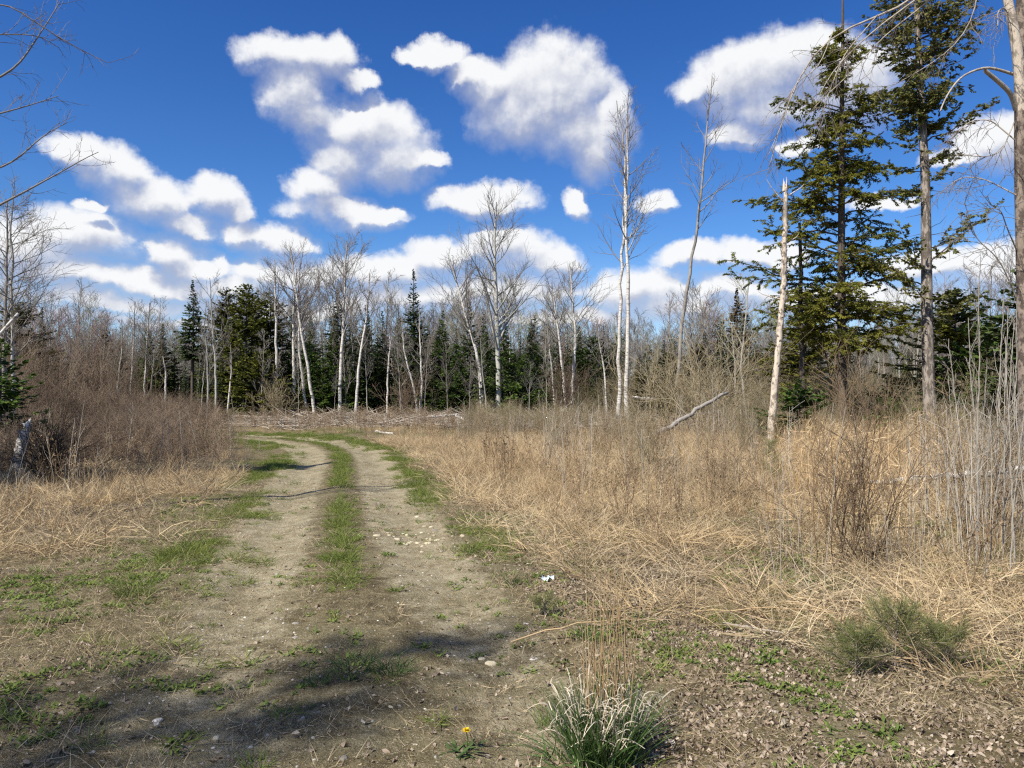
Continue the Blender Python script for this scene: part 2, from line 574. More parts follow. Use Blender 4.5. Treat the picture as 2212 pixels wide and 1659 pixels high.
def f_ground(t):
    p = geo(t)
    tr = t.attr('track'); gr = t.attr('green'); fo = t.attr('forest')
    n0 = t.noise(p, 1.1, 5, .65)
    n1 = t.noise(p, 5.5, 5, .7)
    n2 = t.noise(p, 38, 4, .7)
    n3 = t.noise(stretch(t, p, (1, 1, 1)), 120, 2, .6)
    soil = t.mix(t.ramp(n1, .3, .7), (.078, .060, .029), (.185, .148, .075))
    soil = t.mix(t.ramp(n0, .42, .66), soil, (.175, .150, .080))
    dirt = t.mix(t.ramp(n1, .32, .68), (.225, .188, .108), (.37, .32, .205))
    dirt = t.mix(t.ramp(n0, .48, .7, 0, .7), dirt, (.165, .138, .070))
    k = t.m('ADD', tr, t.m('MULTIPLY', t.m('SUBTRACT', n1, .5), .9))
    c = t.mix(t.ramp(k, .25, .75), soil, dirt)
    moss = t.mix(n2, (.090, .088, .030), (.135, .128, .045))
    kg = t.m('ADD', gr, t.m('MULTIPLY', t.m('SUBTRACT', n1, .5), .9))
    c = t.mix(t.ramp(kg, .35, .8, 0, .75), c, moss)
    c = t.mix(t.ramp(fo, .1, .9), c, (.085, .062, .042))
    # grit
    c = t.mix(t.ramp(n2, .58, .66, 0, .6), c, (.40, .345, .235))
    c = t.mix(t.ramp(n2, .42, .34, 0, .65), c, (.06, .047, .026))
    c = t.mix(t.ramp(n3, .60, .66, 0, .6), c, (.47, .41, .29))
    c = t.mix(t.ramp(n3, .42, .34, 0, .6), c, (.055, .043, .025))
    return c


M['ground'] = material('soil', f_ground, .95, spec=.1,
                       bump=lambda t: (t.m('ADD', t.m('ADD', t.noise(geo(t), 9, 4, .7), t.m('MULTIPLY', t.noise(geo(t), 45, 5, .7), .6)), t.m('MULTIPLY', t.noise(geo(t), 160, 2, .6), .25)), .9, .035))


# ------------------------------------------------------------------ ground
def axis(lo, hi, mid0, mid1, fine, grow_):
    a = list(np.arange(mid0, mid1, fine))
    s = fine; v = mid1
    up = []
    while v < hi:
        up.append(v); s *= grow_; v += s
    up.append(hi)
    s = fine; v = mid0; dn = []
    while True:
        s *= grow_; v -= s
        if v < lo: break
        dn.append(v)
    dn.append(lo)
    return np.array(dn[::-1] + a + up)


def build_ground():
    xs = axis(-900, 900, -5, 5, .055, 1.05)
    ys = axis(-300, 1500, 2.4, 9, .055, 1.026)
    X, Y = np.meshgrid(xs, ys)
    s = road(X, Y)
    Z = hz(X, Y, s)
    far = np.clip((np.hypot(X, Y) - 150) / 200, 0, 1)
    Z = Z * (1 - far)
    nx, ny = len(xs), len(ys)
    i = np.arange(ny - 1)[:, None]; j = np.arange(nx - 1)[None]
    a = i * nx + j
    q = np.stack([a, a + 1, a + nx + 1, a + nx], -1).reshape(-1, 4)
    mb = MB()
    mb.add(np.stack([X, Y, Z], -1), q)
    me = mb.mesh('ground', M['ground'], smooth=True)
    A = np.abs(s)
    near = 1 - sstep(4.5, 8.5, Y)
    track = np.exp(-((A - .80) / .50) ** 4) * (1 - .5 * near)
    track = np.maximum(track, near * .30 * (A < 3) * (1 - sstep(1.4, 3.0, A)))
    green = np.exp(-(A / .17) ** 2) * .7 * (1 - near * .5)
    green = green + np.exp(-((A - 1.6) / .45) ** 2) * .38 * (.35 + fbm(X * .7, Y * .7, 5, 3))
    green = np.clip(green, 0, 1)
    forest = sstep(40, 46, Y) + sstep(14, 20, Y) * sstep(1.6, 3.5, -s) + sstep(8, 14, X - .35 * Y)
    for nm, ar in (('track', track), ('green', green), ('forest', np.clip(forest, 0, 1))):
        at = me.attributes.new(nm, 'FLOAT', 'POINT')
        at.data.foreach_set('value', ar.ravel().astype(np.float32))
    tag(obj('ground', me), kind='structure')


build_ground()


# ------------------------------------------------------------------ branching
def grow(S, D, L, n, rng, up=0., wig=.08, sag=0.):
    N = len(S)
    P = np.empty((N, n + 1, 3)); P[:, 0] = S
    D = nrm(D); st = (np.broadcast_to(L, (N,)) / n)[:, None]
    for i in range(n):
        D = D + rng.normal(size=(N, 3)) * wig
        D[:, 2] += up - sag * (i / n)
        D = nrm(D)
        P[:, i + 1] = P[:, i] + D * st
    return P


def spawn(P, R, cnt, rng, t0=.15, t1=1., ang=.8, jit=.2, flat=None):
    """children: cnt per parent, returns S, D, t, r, parent"""
    N, n, _ = P.shape
    par = np.repeat(np.arange(N), cnt)
    base = np.tile((np.arange(cnt) + .5) / cnt, N)
    t = t0 + (t1 - t0) * np.clip(base + rng.uniform(-.5, .5, len(par)) / cnt, 0, .999)
    f = t * (n - 1); i = np.minimum(f.astype(int), n - 2); w = (f - i)[:, None]
    A = P[par, i]; B = P[par, i + 1]
    S = A * (1 - w) + B * w
    T = nrm(B - A)
    r = R[par, i] * (1 - w[:, 0]) + R[par, i + 1] * w[:, 0]
    if flat is None:
        q = nrm(np.cross(T, rng.normal(size=T.shape)))
    else:   # mostly in the horizontal plane, alternating
        q = nrm(np.cross(T, np.array([[0, 0, 1.]])))
        q = q * np.where(np.arange(len(par)) % 2, 1, -1)[:, None]
        q = nrm(q + rng.normal(size=q.shape) * flat)
    a = (ang + rng.normal(size=len(par)) * jit)[:, None]
    return S, nrm(np.cos(a) * T + np.sin(a) * q), t, r, par


def taper(r0, r1, n):
    return r0[:, None] + (r1 - r0)[:, None] * np.linspace(0, 1, n)[None]


def resample(path, n):
    path = np.asarray(path, float)
    t = np.r_[0, np.cumsum(np.linalg.norm(np.diff(path, axis=0), axis=1))]
    s = np.linspace(0, t[-1], n)
    out = np.stack([np.interp(s, t, path[:, k]) for k in range(3)], -1)
    for _ in range(2): out[1:-1] = (out[:-2] + 2 * out[1:-1] + out[2:]) / 4
    return out


def bare(path, r0, r1, rng, n1=18, t0=.4, len1=.22, ang=.75, up=.10, n2=6, n3=4, rt=.007, shape=.7, wig=.07, crown=None, trunk=None, k=7, flare=True, buds=None):
    """leafless broadleaf tree: returns trunk MB, crown MB"""
    trunk = trunk or MB(); crown = crown or MB()
    P = resample(path, 22)
    H = np.linalg.norm(P[-1] - P[0])
    P[1:-1] += rng.normal(size=(20, 3)) * np.array([.006, .006, 0]) * H * .35
    R = r1 + (r0 - r1) * (1 - np.linspace(0, 1, 22)) ** .85
    if flare: R[0] *= 1.35; R[1] *= 1.08
    trunk.tubes(P[None], R[None], k)
    S, D, t, r, _ = spawn(P[None], R[None], n1, rng, t0, .97, ang, .16)
    tt = (t - t0) / (1 - t0)
    L = H * len1 * ((1 - tt) ** shape * .9 + .2) * rng.uniform(.65, 1.2, len(t))
    P1 = grow(S, D, L, 6, rng, up, wig)
    rr = np.clip(np.minimum(r * .5, L * .016), rt * 1.3, None)
    R1 = taper(rr, np.full(len(rr), rt), 7)
    crown.tubes(P1, R1, 4)
    if n2:
        S, D, t2, r, p = spawn(P1, R1, n2, rng, .2, 1., .65, .2)
        L2 = L[p] * rng.uniform(.25, .55, len(p)) * (1.15 - .5 * t2)
        P2 = grow(S, D, L2, 4, rng, up * 1.1, wig * 1.3)
        R2 = taper(np.clip(r * .6, rt, None), np.full(len(r), rt * .8), 5)
        crown.tubes(P2, R2, 3)
        if n3:
            S, D, t3, r, p3 = spawn(P2, R2, n3, rng, .15, 1., .6, .25)
            L3 = L2[p3] * rng.uniform(.3, .65, len(p3))
            P3 = grow(S, D, L3, 2, rng, up * 1.2, wig * 1.5)
            crown.tubes(P3, taper(np.full(len(p3), rt * .85), np.full(len(p3), rt * .6), 3), 3)
            if buds:
                n = int(len(P3) * 1.2)
                i = rng.integers(0, len(P3), n)
                B = P3[i, 2] + rng.normal(size=(n, 3)) * buds
                D = nrm(rng.normal(size=(n, 3)))
                sd = nrm(np.cross(D, rng.normal(size=(n, 3))))
                crown.kites(B, D, np.full(n, buds), np.full(n, buds * .6), sd, .006)
    return trunk, crown


def conifer(H, radm, rng, t0=.12, dens=1.0, trunk_r=None, ls=.26, lw=.105, droop=.12, power=.85, gap=.0, ragged=.22, spire=0., dead=0):
    """needle tree in local coordinates: returns trunk MB, crown MB"""
    trunk = MB(); crown = MB()
    tr = trunk_r or H * .011 + .03
    P = np.zeros((16, 3)); P[:, 2] = np.linspace(-.1, H, 16)
    P[2:, :2] += np.cumsum(rng.normal(size=(14, 2)) * .012 * H / 8, 0)
    R = tr * (1 - np.linspace(0, 1, 16)) ** .9 + .006
    trunk.tubes(P[None], R[None], 6)
    nb = int(H * 15 * dens)
    u = rng.uniform(0, 1, nb) ** .92
    if gap > 0:
        u = u[(vnoise(u * 14, u * 0 + rng.uniform(0, 50), 5) > gap)]
    nb = len(u)
    t = t0 + (1 - t0) * u
    prof = (1 - u) ** power * (1 - .45 * np.exp(-(u / .10) ** 2)) + .025
    if spire: prof = prof * (1 - spire * sstep(.5, .95, u) * .6)
    az = rng.uniform(0, 2 * math.pi, nb)
    lob = .75 + .5 * vnoise(az * 1.2 + 3, u * 7, int(rng.integers(0, 99)))
    L = radm * prof * lob * rng.uniform(1 - ragged, 1 + ragged, nb)
    f = t * 15; i = np.minimum(f.astype(int), 14); w = (f - i)[:, None]
    S = P[i] * (1 - w) + P[i + 1] * w
    el = -.25 + .75 * u - droop
    D = np.stack([np.cos(az) * np.cos(el), np.sin(az) * np.cos(el), np.sin(el)], -1)
    P1 = grow(S, D, L, 4, rng, .05, .05)
    trunk.tubes(P1, taper(np.clip(L * .014, .006, .03), np.full(nb, .004), 5), 3, tone=.004)
    if dead:
        nd = dead
        Sd = np.zeros((nd, 3)); Sd[:, 2] = rng.uniform(.08, t0 + .05, nd) * H
        a2 = rng.uniform(0, 6.28, nd)
        Pd = grow(Sd, np.stack([np.cos(a2), np.sin(a2), -.25 + 0 * a2], -1), radm * rng.uniform(.4, .9, nd), 4, rng, .02, .08)
        trunk.tubes(Pd, taper(np.full(nd, .012), np.full(nd, .004), 5), 3, tone=.004)
    # sprays along every branch
    cnt = np.maximum(4, (L / .042).astype(int))
    par = np.repeat(np.arange(nb), cnt)
    tt = rng.uniform(.12, 1, len(par))
    ff = tt * 4; ii = np.minimum(ff.astype(int), 3); ww = (ff - ii)[:, None]
    A = P1[par, ii]; B = P1[par, ii + 1]
    S = A * (1 - ww) + B * ww
    T = nrm(B - A)
    sd = nrm(np.cross(T, np.array([[0, 0, 1.]]))) * rng.choice([-1, 1], len(par))[:, None]
    a = rng.uniform(.35, 1.1, len(par))[:, None]
    Dk = nrm(np.cos(a) * T + np.sin(a) * sd + rng.normal(size=T.shape) * .22 + np.array([[0, 0, -.10]]))
    Lk = ls * (.5 + .75 * (1 - tt)) * rng.uniform(.6, 1.3, len(par)) * np.clip(L[par] / radm * 1.3 + .25, .35, 1.15)
    nrm_v = nrm(np.array([[0, 0, 1.]]) + rng.normal(size=Dk.shape) * .38)
    crown.kites(S, Dk, Lk, lw * rng.uniform(.7, 1.4, len(par)), nrm(np.cross(Dk, nrm_v)), rng.uniform(0, 1, len(par)) * sstep(.2, 1, tt))
    return trunk, crown


def plant_tree(name, label, cat, base, tb, cb, tm, cm, shift, group=None, crown_name='crown', rz=0):
    e = thing(name, label, cat, base, group, rz)
    obj('trunk', tb.mesh('trunk', M[tm], smooth=True, shift=shift), e)
    if cb is not None and cb.n: obj(crown_name, cb.mesh(crown_name, M[cm], shift=shift), e)
    return e


def pix_path(pts, d, ground=True):
    """points read off the photograph, standing d metres away"""
    out = []
    for k, (px, py) in enumerate(pts):
        out.append((W(px, d), d, Zt(py, d)))
    x0 = out[0][0]
    if ground: out[0] = (x0, d, gz(x0, d) - .05)
    return np.array(out, float)


LAND = []        # (screen x, distance, short name) used to describe lesser trees

# ------------------------------------------------------------------ conifers one can name
rng = np.random.default_rng(11)
CON = [
    # name, px, top y, dist, half width px, t0, style, material, label, short
    ('spruce_tree', 415, 606, 49, 27, .42, 's', 'spruce', 'tall narrow dark spruce with bare lower trunk and pointed tip, left of the bushy cedars', 'lone pointed spruce'),
    ('spruce_tree', 350, 700, 56, 24, .25, 's', 'spruce', 'short dark pointed spruce showing between bare birches, left of the lone tall spruce', None),
    ('spruce_tree', 90, 664, 62, 17, .2, 's', 'spruce', 'thin dark spruce tip above the brown thicket at far left', None),
    ('cedar_tree', 42, 655, 40, 62, .12, 'c', 'olive', 'broad brownish green cedar behind the white broken branch at the left edge', None),
    ('fir_tree', 0, 735, 21, 66, .02, 'f', 'fir', 'bright green fir cut by the left edge of the picture', None),
    ('cedar_tree', 488, 622, 53, 42, .12, 'c', 'olive', 'thin olive cedar just left of the full bushy cedar', None),
    ('cedar_tree', 531, 616, 48, 62, .0, 'c', 'cedar', 'full bushy cedar reaching the ground beside the bend of the track', 'bushy cedar'),
    ('cedar_tree', 582, 632, 50, 50, .02, 'c', 'cedar', 'dark cedar standing right of the full bushy cedar behind a white birch', None),
    ('cedar_tree', 560, 762, 45.5, 62, .0, 'c', 'cedar', 'low spreading cedar at the forest edge where the track bends away', None),
    ('fir_tree', 700, 775, 48, 60, .0, 'f', 'fir', 'low green fir behind the crossed leaning birches', None),
    ('spruce_tree', 729, 624, 52, 24, .45, 's', 'spruce', 'thin sparse spruce with ragged top among grey birch crowns', None),
    ('spruce_tree', 792, 655, 50, 44, .03, 's', 'spruce', 'dark spruce left of centre with white birches in front', None),
    ('spruce_tree', 828, 672, 55, 28, .05, 's', 'spruce', 'narrow dark spruce left of the tallest pointed spruce', None),
    ('spruce_tree', 893, 582, 50, 40, .06, 's', 'spruce', 'tallest pointed spruce in the middle of the tree line', 'tallest pointed spruce'),
    ('spruce_tree', 955, 670, 50, 40, .05, 's', 'fir', 'green spruce just right of the tallest pointed spruce', None),
    ('spruce_tree', 1015, 650, 53, 36, .05, 's', 'spruce', 'dark pointed spruce behind the curved white birch', None),
    ('spruce_tree', 1045, 672, 57, 26, .05, 's', 'spruce', 'dark spruce tip between curved birch and tall grey aspen', None),
    ('fir_tree', 985, 745, 47.5, 46, .0, 'f', 'fir', 'green fir low behind the curved white birch', None),
    ('fir_tree', 1118, 765, 47, 74, .0, 'f', 'fir', 'broad bushy green fir right of the tall grey aspen', 'broad bushy fir'),
    ('fir_tree', 1160, 742, 53, 48, .0, 'f', 'fir', 'green fir standing behind the broad bushy fir', None),
    ('spruce_tree', 1195, 735, 57, 34, .0, 's', 'fir', 'dark pointed fir left of the pair of slanting white birches', None),
    ('fir_tree', 1278, 728, 50, 56, .0, 'f', 'fir', 'green fir right of the slanting white birches', None),
    ('fir_tree', 1248, 752, 53, 44, .0, 'f', 'spruce', 'dark fir just behind the slanting white birches', None),
    ('fir_tree', 1325, 742, 52, 48, .0, 'f', 'spruce', 'dark fir behind the twin tall birches', None),
    ('spruce_tree', 1404, 745, 46, 44, .0, 's', 'spruce', 'ragged dark spruce right of the twin tall birches', None),
    ('fir_tree', 1450, 775, 43, 66, .0, 'c', 'olive', 'olive green fir among brush left of the leaning thin birch', None),
    ('spruce_tree', 1562, 690, 42, 46, .02, 's', 'spruce', 'dark green spruce between leaning thin birch and peeling snag', 'spruce near the snag'),
    ('spruce_tree', 1592, 622, 49, 24, .5, 's', 'deadneedle', 'tall thin spruce with brown sparse top left of the peeling snag', None),
    ('cedar_tree', 1510, 745, 47, 56, .0, 'c', 'olive', 'olive brown cedar right of the leaning thin birch', None),
    ('cedar_tree', 1645, 765, 44, 50, .0, 'c', 'olive', 'olive cedar low behind the peeling snag', None),
    ('fir_tree', 1722, 822, 23.5, 62, .0, 'f', 'fir', 'small bright green fir just right of the peeling snag', 'small bright fir'),
    ('fir_tree', 1640, 905, 25, 32, .0, 'f', 'fir', 'very small fir left of the peeling snag base', None),
    ('fir_tree', 1935, 832, 27, 56, .0, 'f', 'fir', 'small fir with flat layered boughs between the two big right trunks', None),
    ('fir_tree', 1880, 900, 24, 46, .0, 'f', 'fir', 'tiny fir half hidden in tall dry grass right of the hemlock trunk', None),
    ('hemlock_tree', 2065, 635, 30, 100, .14, 'c', 'hemlock', 'wide drooping hemlock right of the pale cedar trunk', None),
    ('fir_tree', 2130, 700, 26, 100, .0, 'c', 'fir', 'dense fir in the shade near the right edge', None),
    ('spruce_tree', 2225, 540, 20, 78, .12, 'c', 'spruce', 'dark spruce cut by the right edge behind the shaggy birch', None),
    ('cedar_tree', 1740, 640, 34, 62, .10, 'c', 'hemlock', 'green hemlock behind the dark thin trunk right of the snag', None),
]
for (nm, px, ty, d, hw, t0, st, mt, lab, short) in CON:
    x = W(px, d); z0 = gz(x, d)
    H = Zt(ty, d) - z0
    rm = hw / F * d
    if st == 's':
        tb, cb = conifer(H, rm * 1.45, rng, t0, 2.1, ls=.27, lw=.115, droop=.10, power=.9, ragged=.3, spire=.5, dead=10 if t0 > .2 else 0)
    elif st == 'f':
        tb, cb = conifer(H, rm * 1.55, rng, t0, 2.6, ls=.24, lw=.12, droop=-.05, power=.7, ragged=.3)
    else:
        tb, cb = conifer(H, rm * 1.5, rng, t0, 2.4, ls=.26, lw=.15, droop=.05, power=.55, ragged=.32)
    plant_tree(nm, lab, nm.replace('_', ' '), (x, d, z0), tb, cb, 'dark', mt, (0, 0, 0))
    if short: LAND.append((px, d, short))

# ------------------------------------------------------------------ birches and aspens one can name
BIR = [
    # pts bottom->top, dist, r0, r1, t0, len1, n1, n2,n3, mat, label, short, ang
    ('birch_tree', [(596, 868), (597, 740), (594, 640), (592, 560)], 46.5, .115, .03, .55, .16, 16, 5, 4, 'birch', 'straight white birch trunk in front of the dark cedar, left of the crossed birches', 'straight white birch', .6),
    ('birch_tree', [(636, 905), (634, 780), (632, 690), (640, 580)], 47, .12, .03, .45, .25, 24, 7, 4, 'birch', 'white birch with wide grey crown left of the crossed leaning birches', None, .55),
    ('birch_tree', [(682, 902), (664, 790), (646, 690), (628, 545)], 46, .11, .03, .5, .25, 24, 7, 4, 'birch', 'left leaning white birch of the crossed pair', 'crossed leaning birches', .55),
    ('birch_tree', [(664, 905), (652, 810), (645, 745), (648, 640)], 46.6, .09, .03, .55, .2, 16, 6, 4, 'birch', 'upright white birch crossing behind the left leaning birch', None, .6),
    ('birch_tree', [(733, 898), (737, 780), (744, 640), (748, 520)], 47, .13, .03, .45, .25, 30, 7, 5, 'birch', 'white birch with broad grey crown below the big split cloud', 'broad crowned birch', .6),
    ('birch_tree', [(768, 905), (772, 830), (778, 760), (792, 690), (798, 590)], 46, .10, .03, .45, .2, 22, 6, 4, 'birch', 'forked white birch leaning right, right of the broad crowned birch', None, .6),
    ('birch_tree', [(838, 902), (836, 830), (842, 750), (846, 640)], 47, .07, .02, .5, .16, 16, 5, 4, 'birch', 'thin crooked birch left of the tallest pointed spruce', None, .6),
    ('birch_tree', [(904, 905), (898, 860), (890, 820), (872, 760), (868, 680)], 46, .09, .02, .35, .2, 16, 5, 3, 'birch', 'left stem of the birch clump below the tallest pointed spruce', None, .6),
    ('birch_tree', [(906, 907), (912, 830), (907, 740), (905, 660)], 46.4, .09, .02, .35, .18, 16, 5, 3, 'birch', 'right stem of the birch clump below the tallest pointed spruce', None, .6),
    ('birch_tree', [(1046, 888), (1040, 820), (1026, 745), (1008, 690), (990, 620), (972, 560)], 46.5, .13, .03, .45, .28, 26, 7, 4, 'birch', 'white birch curving left beside the tall grey aspen', 'curved white birch', .6),
    ('birch_tree', [(1040, 890), (1036, 830), (1031, 780)], 46.2, .07, .03, .6, .2, 8, 4, 3, 'birch', 'short broken birch stem against the curved white birch', None, .6),
    ('aspen_tree', [(1078, 882), (1075, 760), (1072, 640), (1068, 540), (1072, 435)], 47, .20, .03, .30, .27, 40, 8, 5, 'aspen', 'tall pale grey aspen with rounded bare crown at the centre of the tree line', 'tall grey aspen', .72),
    ('birch_tree', [(1053, 915), (1048, 850), (1042, 800), (1038, 730)], 44, .05, .015, .4, .2, 12, 4, 3, 'aspen', 'thin pale sapling tree in front of the curved white birch', None, .6),
    ('birch_tree', [(1232, 850), (1240, 790), (1243, 720), (1238, 660), (1232, 575)], 47, .12, .03, .5, .25, 26, 8, 4, 'birch', 'right one of the two slanting white birches, with feathery top', 'slanting white birches', .7),
    ('birch_tree', [(1226, 868), (1216, 800), (1208, 735), (1200, 680), (1192, 610)], 46, .12, .03, .5, .2, 18, 6, 4, 'birch', 'left one of the two slanting white birches', None, .65),
    ('birch_tree', [(1200, 860), (1192, 800), (1186, 740), (1176, 670)], 47.5, .07, .02, .5, .18, 14, 5, 4, 'birch', 'thin white birch left of the two slanting birches', None, .65),
    ('birch_tree', [(1312, 870), (1306, 800), (1298, 760), (1288, 700)], 45, .08, .02, .5, .2, 14, 5, 3, 'birch', 'short bent birch left of the twin tall birches', None, .65),
    ('birch_tree', [(1336, 915), (1337, 800), (1339, 700), (1344, 560), (1352, 420), (1350, 330), (1333, 215)], 40, .125, .02, .45, .13, 26, 6, 3, 'birch', 'left stem of the twin tall birches right of centre', None, .5),
    ('birch_tree', [(1353, 905), (1355, 780), (1357, 650), (1354, 480), (1356, 340), (1358, 200)], 39.6, .135, .02, .5, .12, 24, 6, 3, 'birch', 'right stem of the twin tall birches right of centre', 'twin tall birches', .5),
    ('birch_tree', [(1460, 842), (1467, 770), (1478, 660), (1492, 580), (1506, 500), (1515, 420), (1522, 340), (1534, 250), (1540, 165)], 41, .13, .02, .55, .11, 22, 5, 3, 'grey', 'tall thin crooked tree leaning right under the upper right cloud', 'leaning thin tree', .55),
    ('birch_tree', [(258, 880), (254, 830), (262, 770), (262, 690)], 44, .07, .02, .4, .2, 14, 5, 4, 'birch', 'forked thin white birch at the left behind the brown brush', 'left white birches', .6),
    ('birch_tree', [(282, 878), (284, 810), (288, 740), (290, 650)], 45, .07, .02, .4, .2, 14, 5, 4, 'birch', 'thin white birch right of the left forked birch', None, .6),
    ('birch_tree', [(310, 880), (314, 800), (318, 730), (322, 655)], 46, .07, .02, .45, .2, 14, 5, 4, 'birch', 'slim birch with fuzzy top left of the short pointed spruce', None, .6),
    ('birch_tree', [(357, 900), (358, 800), (352, 770)], 43, .08, .03, .5, .15, 6, 4, 3, 'birch', 'dead white stub tree in front of the short pointed spruce', None, .7),
    ('birch_tree', [(467, 905), (466, 790), (458, 700), (452, 600)], 44, .08, .02, .4, .22, 18, 6, 4, 'aspen', 'pale bare tree with reddish leaves low down, right of the lone pointed spruce', None, .6),
    ('birch_tree', [(448, 908), (449, 830), (447, 760), (440, 690)], 43, .06, .02, .4, .18, 12, 5, 4, 'aspen', 'thin pale stem between the lone pointed spruce and the olive cedar', None, .6),
    ('birch_tree', [(490, 905), (496, 850), (500, 800), (498, 740)], 45, .07, .02, .5, .18, 12, 5, 4, 'birch', 'slanting white stem in front of the bushy cedar left side', None, .6),
    ('birch_tree', [(1618, 1020), (1612, 900), (1600, 790), (1612, 690), (1618, 600)], 33, .06, .02, .4, .25, 18, 6, 4, 'fuzz', 'slender bare tree with yellowish twigs left of the peeling snag', None, .7),
    ('birch_tree', [(1590, 880), (1588, 780), (1580, 700)], 38, .06, .02, .4, .2, 14, 5, 4, 'sapling', 'thin pale stem beside the dark spruce left of the snag', None, .6),
]
for (nm, pts, d, r0, r1, t0, l1, n1, n2, n3, mt, lab, short, ang) in BIR:
    P = pix_path(pts, d)
    tb, cb = bare(P, r0 * .95, r1, rng, max(6, int(n1 * .8)), t0, l1 * 1.25, ang + .15, .07, n2, n3, rt=.0075 if d > 30 else .006)
    b = P[0].copy(); b[2] += .05
    plant_tree(nm, lab, nm.replace('_', ' '), tuple(b), tb, cb, mt, mt, tuple(b))
    if short: LAND.append((pts[0][0], d, short))

LAND.sort()
# ------------------------------------------------------------------ lesser bare trees of the wood
def variant_bare(seed, H, r0, style):
    g = np.random.default_rng(seed)
    lean = g.normal(size=2) * .03 * H
    P = np.array([(0, 0, -.1), (lean[0] * .2, lean[1] * .2, H * .35), (lean[0] * .7, lean[1] * .7, H * .7), (lean[0], lean[1], H)])
    a = dict(n1=20, t0=.42, len1=.2, ang=.6, up=.08, n2=6, n3=4)
    a.update(style)
    tb, cb = bare(P, r0, .015, g, rt=.0085, **a)
    return tb, cb


VAR = []
for i, (H, r0, mt, style, look) in enumerate([
    (10, .10, 'aspen', dict(ang=.55, len1=.20), 'slim pale bare tree'),
    (10, .12, 'grey', dict(ang=.62, len1=.26, n1=24), 'spreading grey bare tree'),
    (10, .08, 'birch', dict(ang=.5, len1=.16, t0=.5), 'slim bare birch'),
    (10, .10, 'grey', dict(ang=.6, len1=.22, t0=.3), 'low branched grey tree'),
    (10, .09, 'fuzz', dict(ang=.65, len1=.22, t0=.55, buds=.05), 'feathery topped tree'),
    (10, .09, 'pink', dict(ang=.6, len1=.2, t0=.4), 'reddish budding tree'),
    (10, .11, 'aspen', dict(ang=.75, len1=.24, t0=.45, up=.16), 'upswept pale tree'),
    (10, .08, 'sapling', dict(ang=.5, len1=.18, t0=.25), 'thin brownish tree'),
]):
    style['ang'] = style['ang'] + .12; style['len1'] = style['len1'] * 1.2
    tb, cb = variant_bare(100 + i, H, r0 * .62, style)
    VAR.append((tb.mesh('trunk', M[mt], smooth=True), cb.mesh('crown', M[mt]), look, mt))

CVAR = []
for i, (kw, mt, look) in enumerate([
    (dict(t0=.08, dens=1.8, power=.9, spire=.4), 'spruce', 'dark spruce'),
    (dict(t0=.15, dens=1.6, power=.75, ragged=.35), 'spruce', 'ragged dark spruce'),
    (dict(t0=.02, dens=2.2, power=.65, lw=.1), 'olive', 'olive cedar'),
    (dict(t0=.02, dens=2.2, power=.75), 'fir', 'green fir'),
]):
    g = np.random.default_rng(300 + i)
    tb, cb = conifer(8, 1.25, g, **kw)
    CVAR.append((tb.mesh('trunk', M['dark'], smooth=True), cb.mesh('crown', M[mt]), look, mt))

ORD = ['nearest', 'second nearest', 'third', 'fourth', 'fifth', 'sixth', 'seventh', 'eighth', 'ninth', 'tenth', 'eleventh', 'twelfth', 'thirteenth', 'fourteenth', 'fifteenth']
pending = []     # (px, d, H, kind, var, rz)


def bg_profile(px):
    xs = [-150, 60, 160, 220, 330, 400, 470, 560, 650, 740, 800, 860, 950, 1060, 1160, 1230, 1300, 1400, 1500, 1600, 1700, 1900, 2080, 2200, 2400]
    ys = [610, 640, 655, 690, 665, 720, 640, 590, 560, 545, 570, 620, 650, 590, 625, 650, 690, 700, 700, 680, 660, 650, 560, 520, 500]
    return np.interp(px, xs, ys)


g = np.random.default_rng(80)
for i in range(16):             # taller pointed spruces of the second row
    px = 620 + 760 * (i + g.uniform(-.4, .4)) / 16
    d = g.uniform(49, 52)
    pending.append((px, d, Zt(g.uniform(665, 740), d), 'c', int(g.choice([3, 0, 3, 0, 1]))))
g = np.random.default_rng(79)
for i in range(16):             # olive cedars and firs right of centre
    px = 1370 + 340 * (i + g.uniform(-.45, .45)) / 16
    d = g.uniform(41, 48)
    pending.append((px, d, Zt(g.uniform(730, 805), d), 'c', int(g.choice([2, 2, 3, 1]))))
g = np.random.default_rng(78)
for i in range(20):             # young firs along the foot of the wood
    px = 440 + 900 * (i + g.uniform(-.45, .45)) / 20
    d = g.uniform(46.5, 48.5)
    pending.append((px, d, Zt(g.uniform(745, 820), d), 'c', int(g.choice([3, 3, 0, 3, 1]))))
g = np.random.default_rng(77)
for i in range(92):            # tall ones behind the first row
    px = -80 + 2370 * (i + g.uniform(-.4, .4)) / 92
    d = g.uniform(50, 66)
    top = bg_profile(px) + abs(g.normal()) * 34
    kind = g.choice([0, 1, 2, 3, 4, 6, 1, 3])
    if px < 230: kind = g.choice([3, 5, 5, 1, 3])
    if px > 1650: kind = g.choice([3, 1, 7, 6])
    pending.append((px, d, Zt(top, d), 'b', int(kind)))
for i in range(26):             # thin ones at the edge of the clearing
    px = 420 + 1250 * (i + g.uniform(-.45, .45)) / 26
    d = g.uniform(43, 48)
    pending.append((px, d, Zt(g.uniform(690, 800), d), 'b', int(g.choice([0, 2, 7, 7, 3]))))
for i in range(62):             # conifers filling in behind
    px = 330 + 1500 * (i + g.uniform(-.45, .45)) / 62
    d = g.uniform(50, 60)
    pending.append((px, d, Zt(g.uniform(700, 800), d), 'c', int(g.choice([0, 0, 1, 1, 2, 3]))))
for i in range(9):
    px = -40 + 420 * (i + g.uniform(-.4, .4)) / 9
    d = g.uniform(46, 60)
    pending.append((px, d, Zt(g.uniform(745, 810), d), 'c', int(g.choice([0, 1, 1, 2]))))

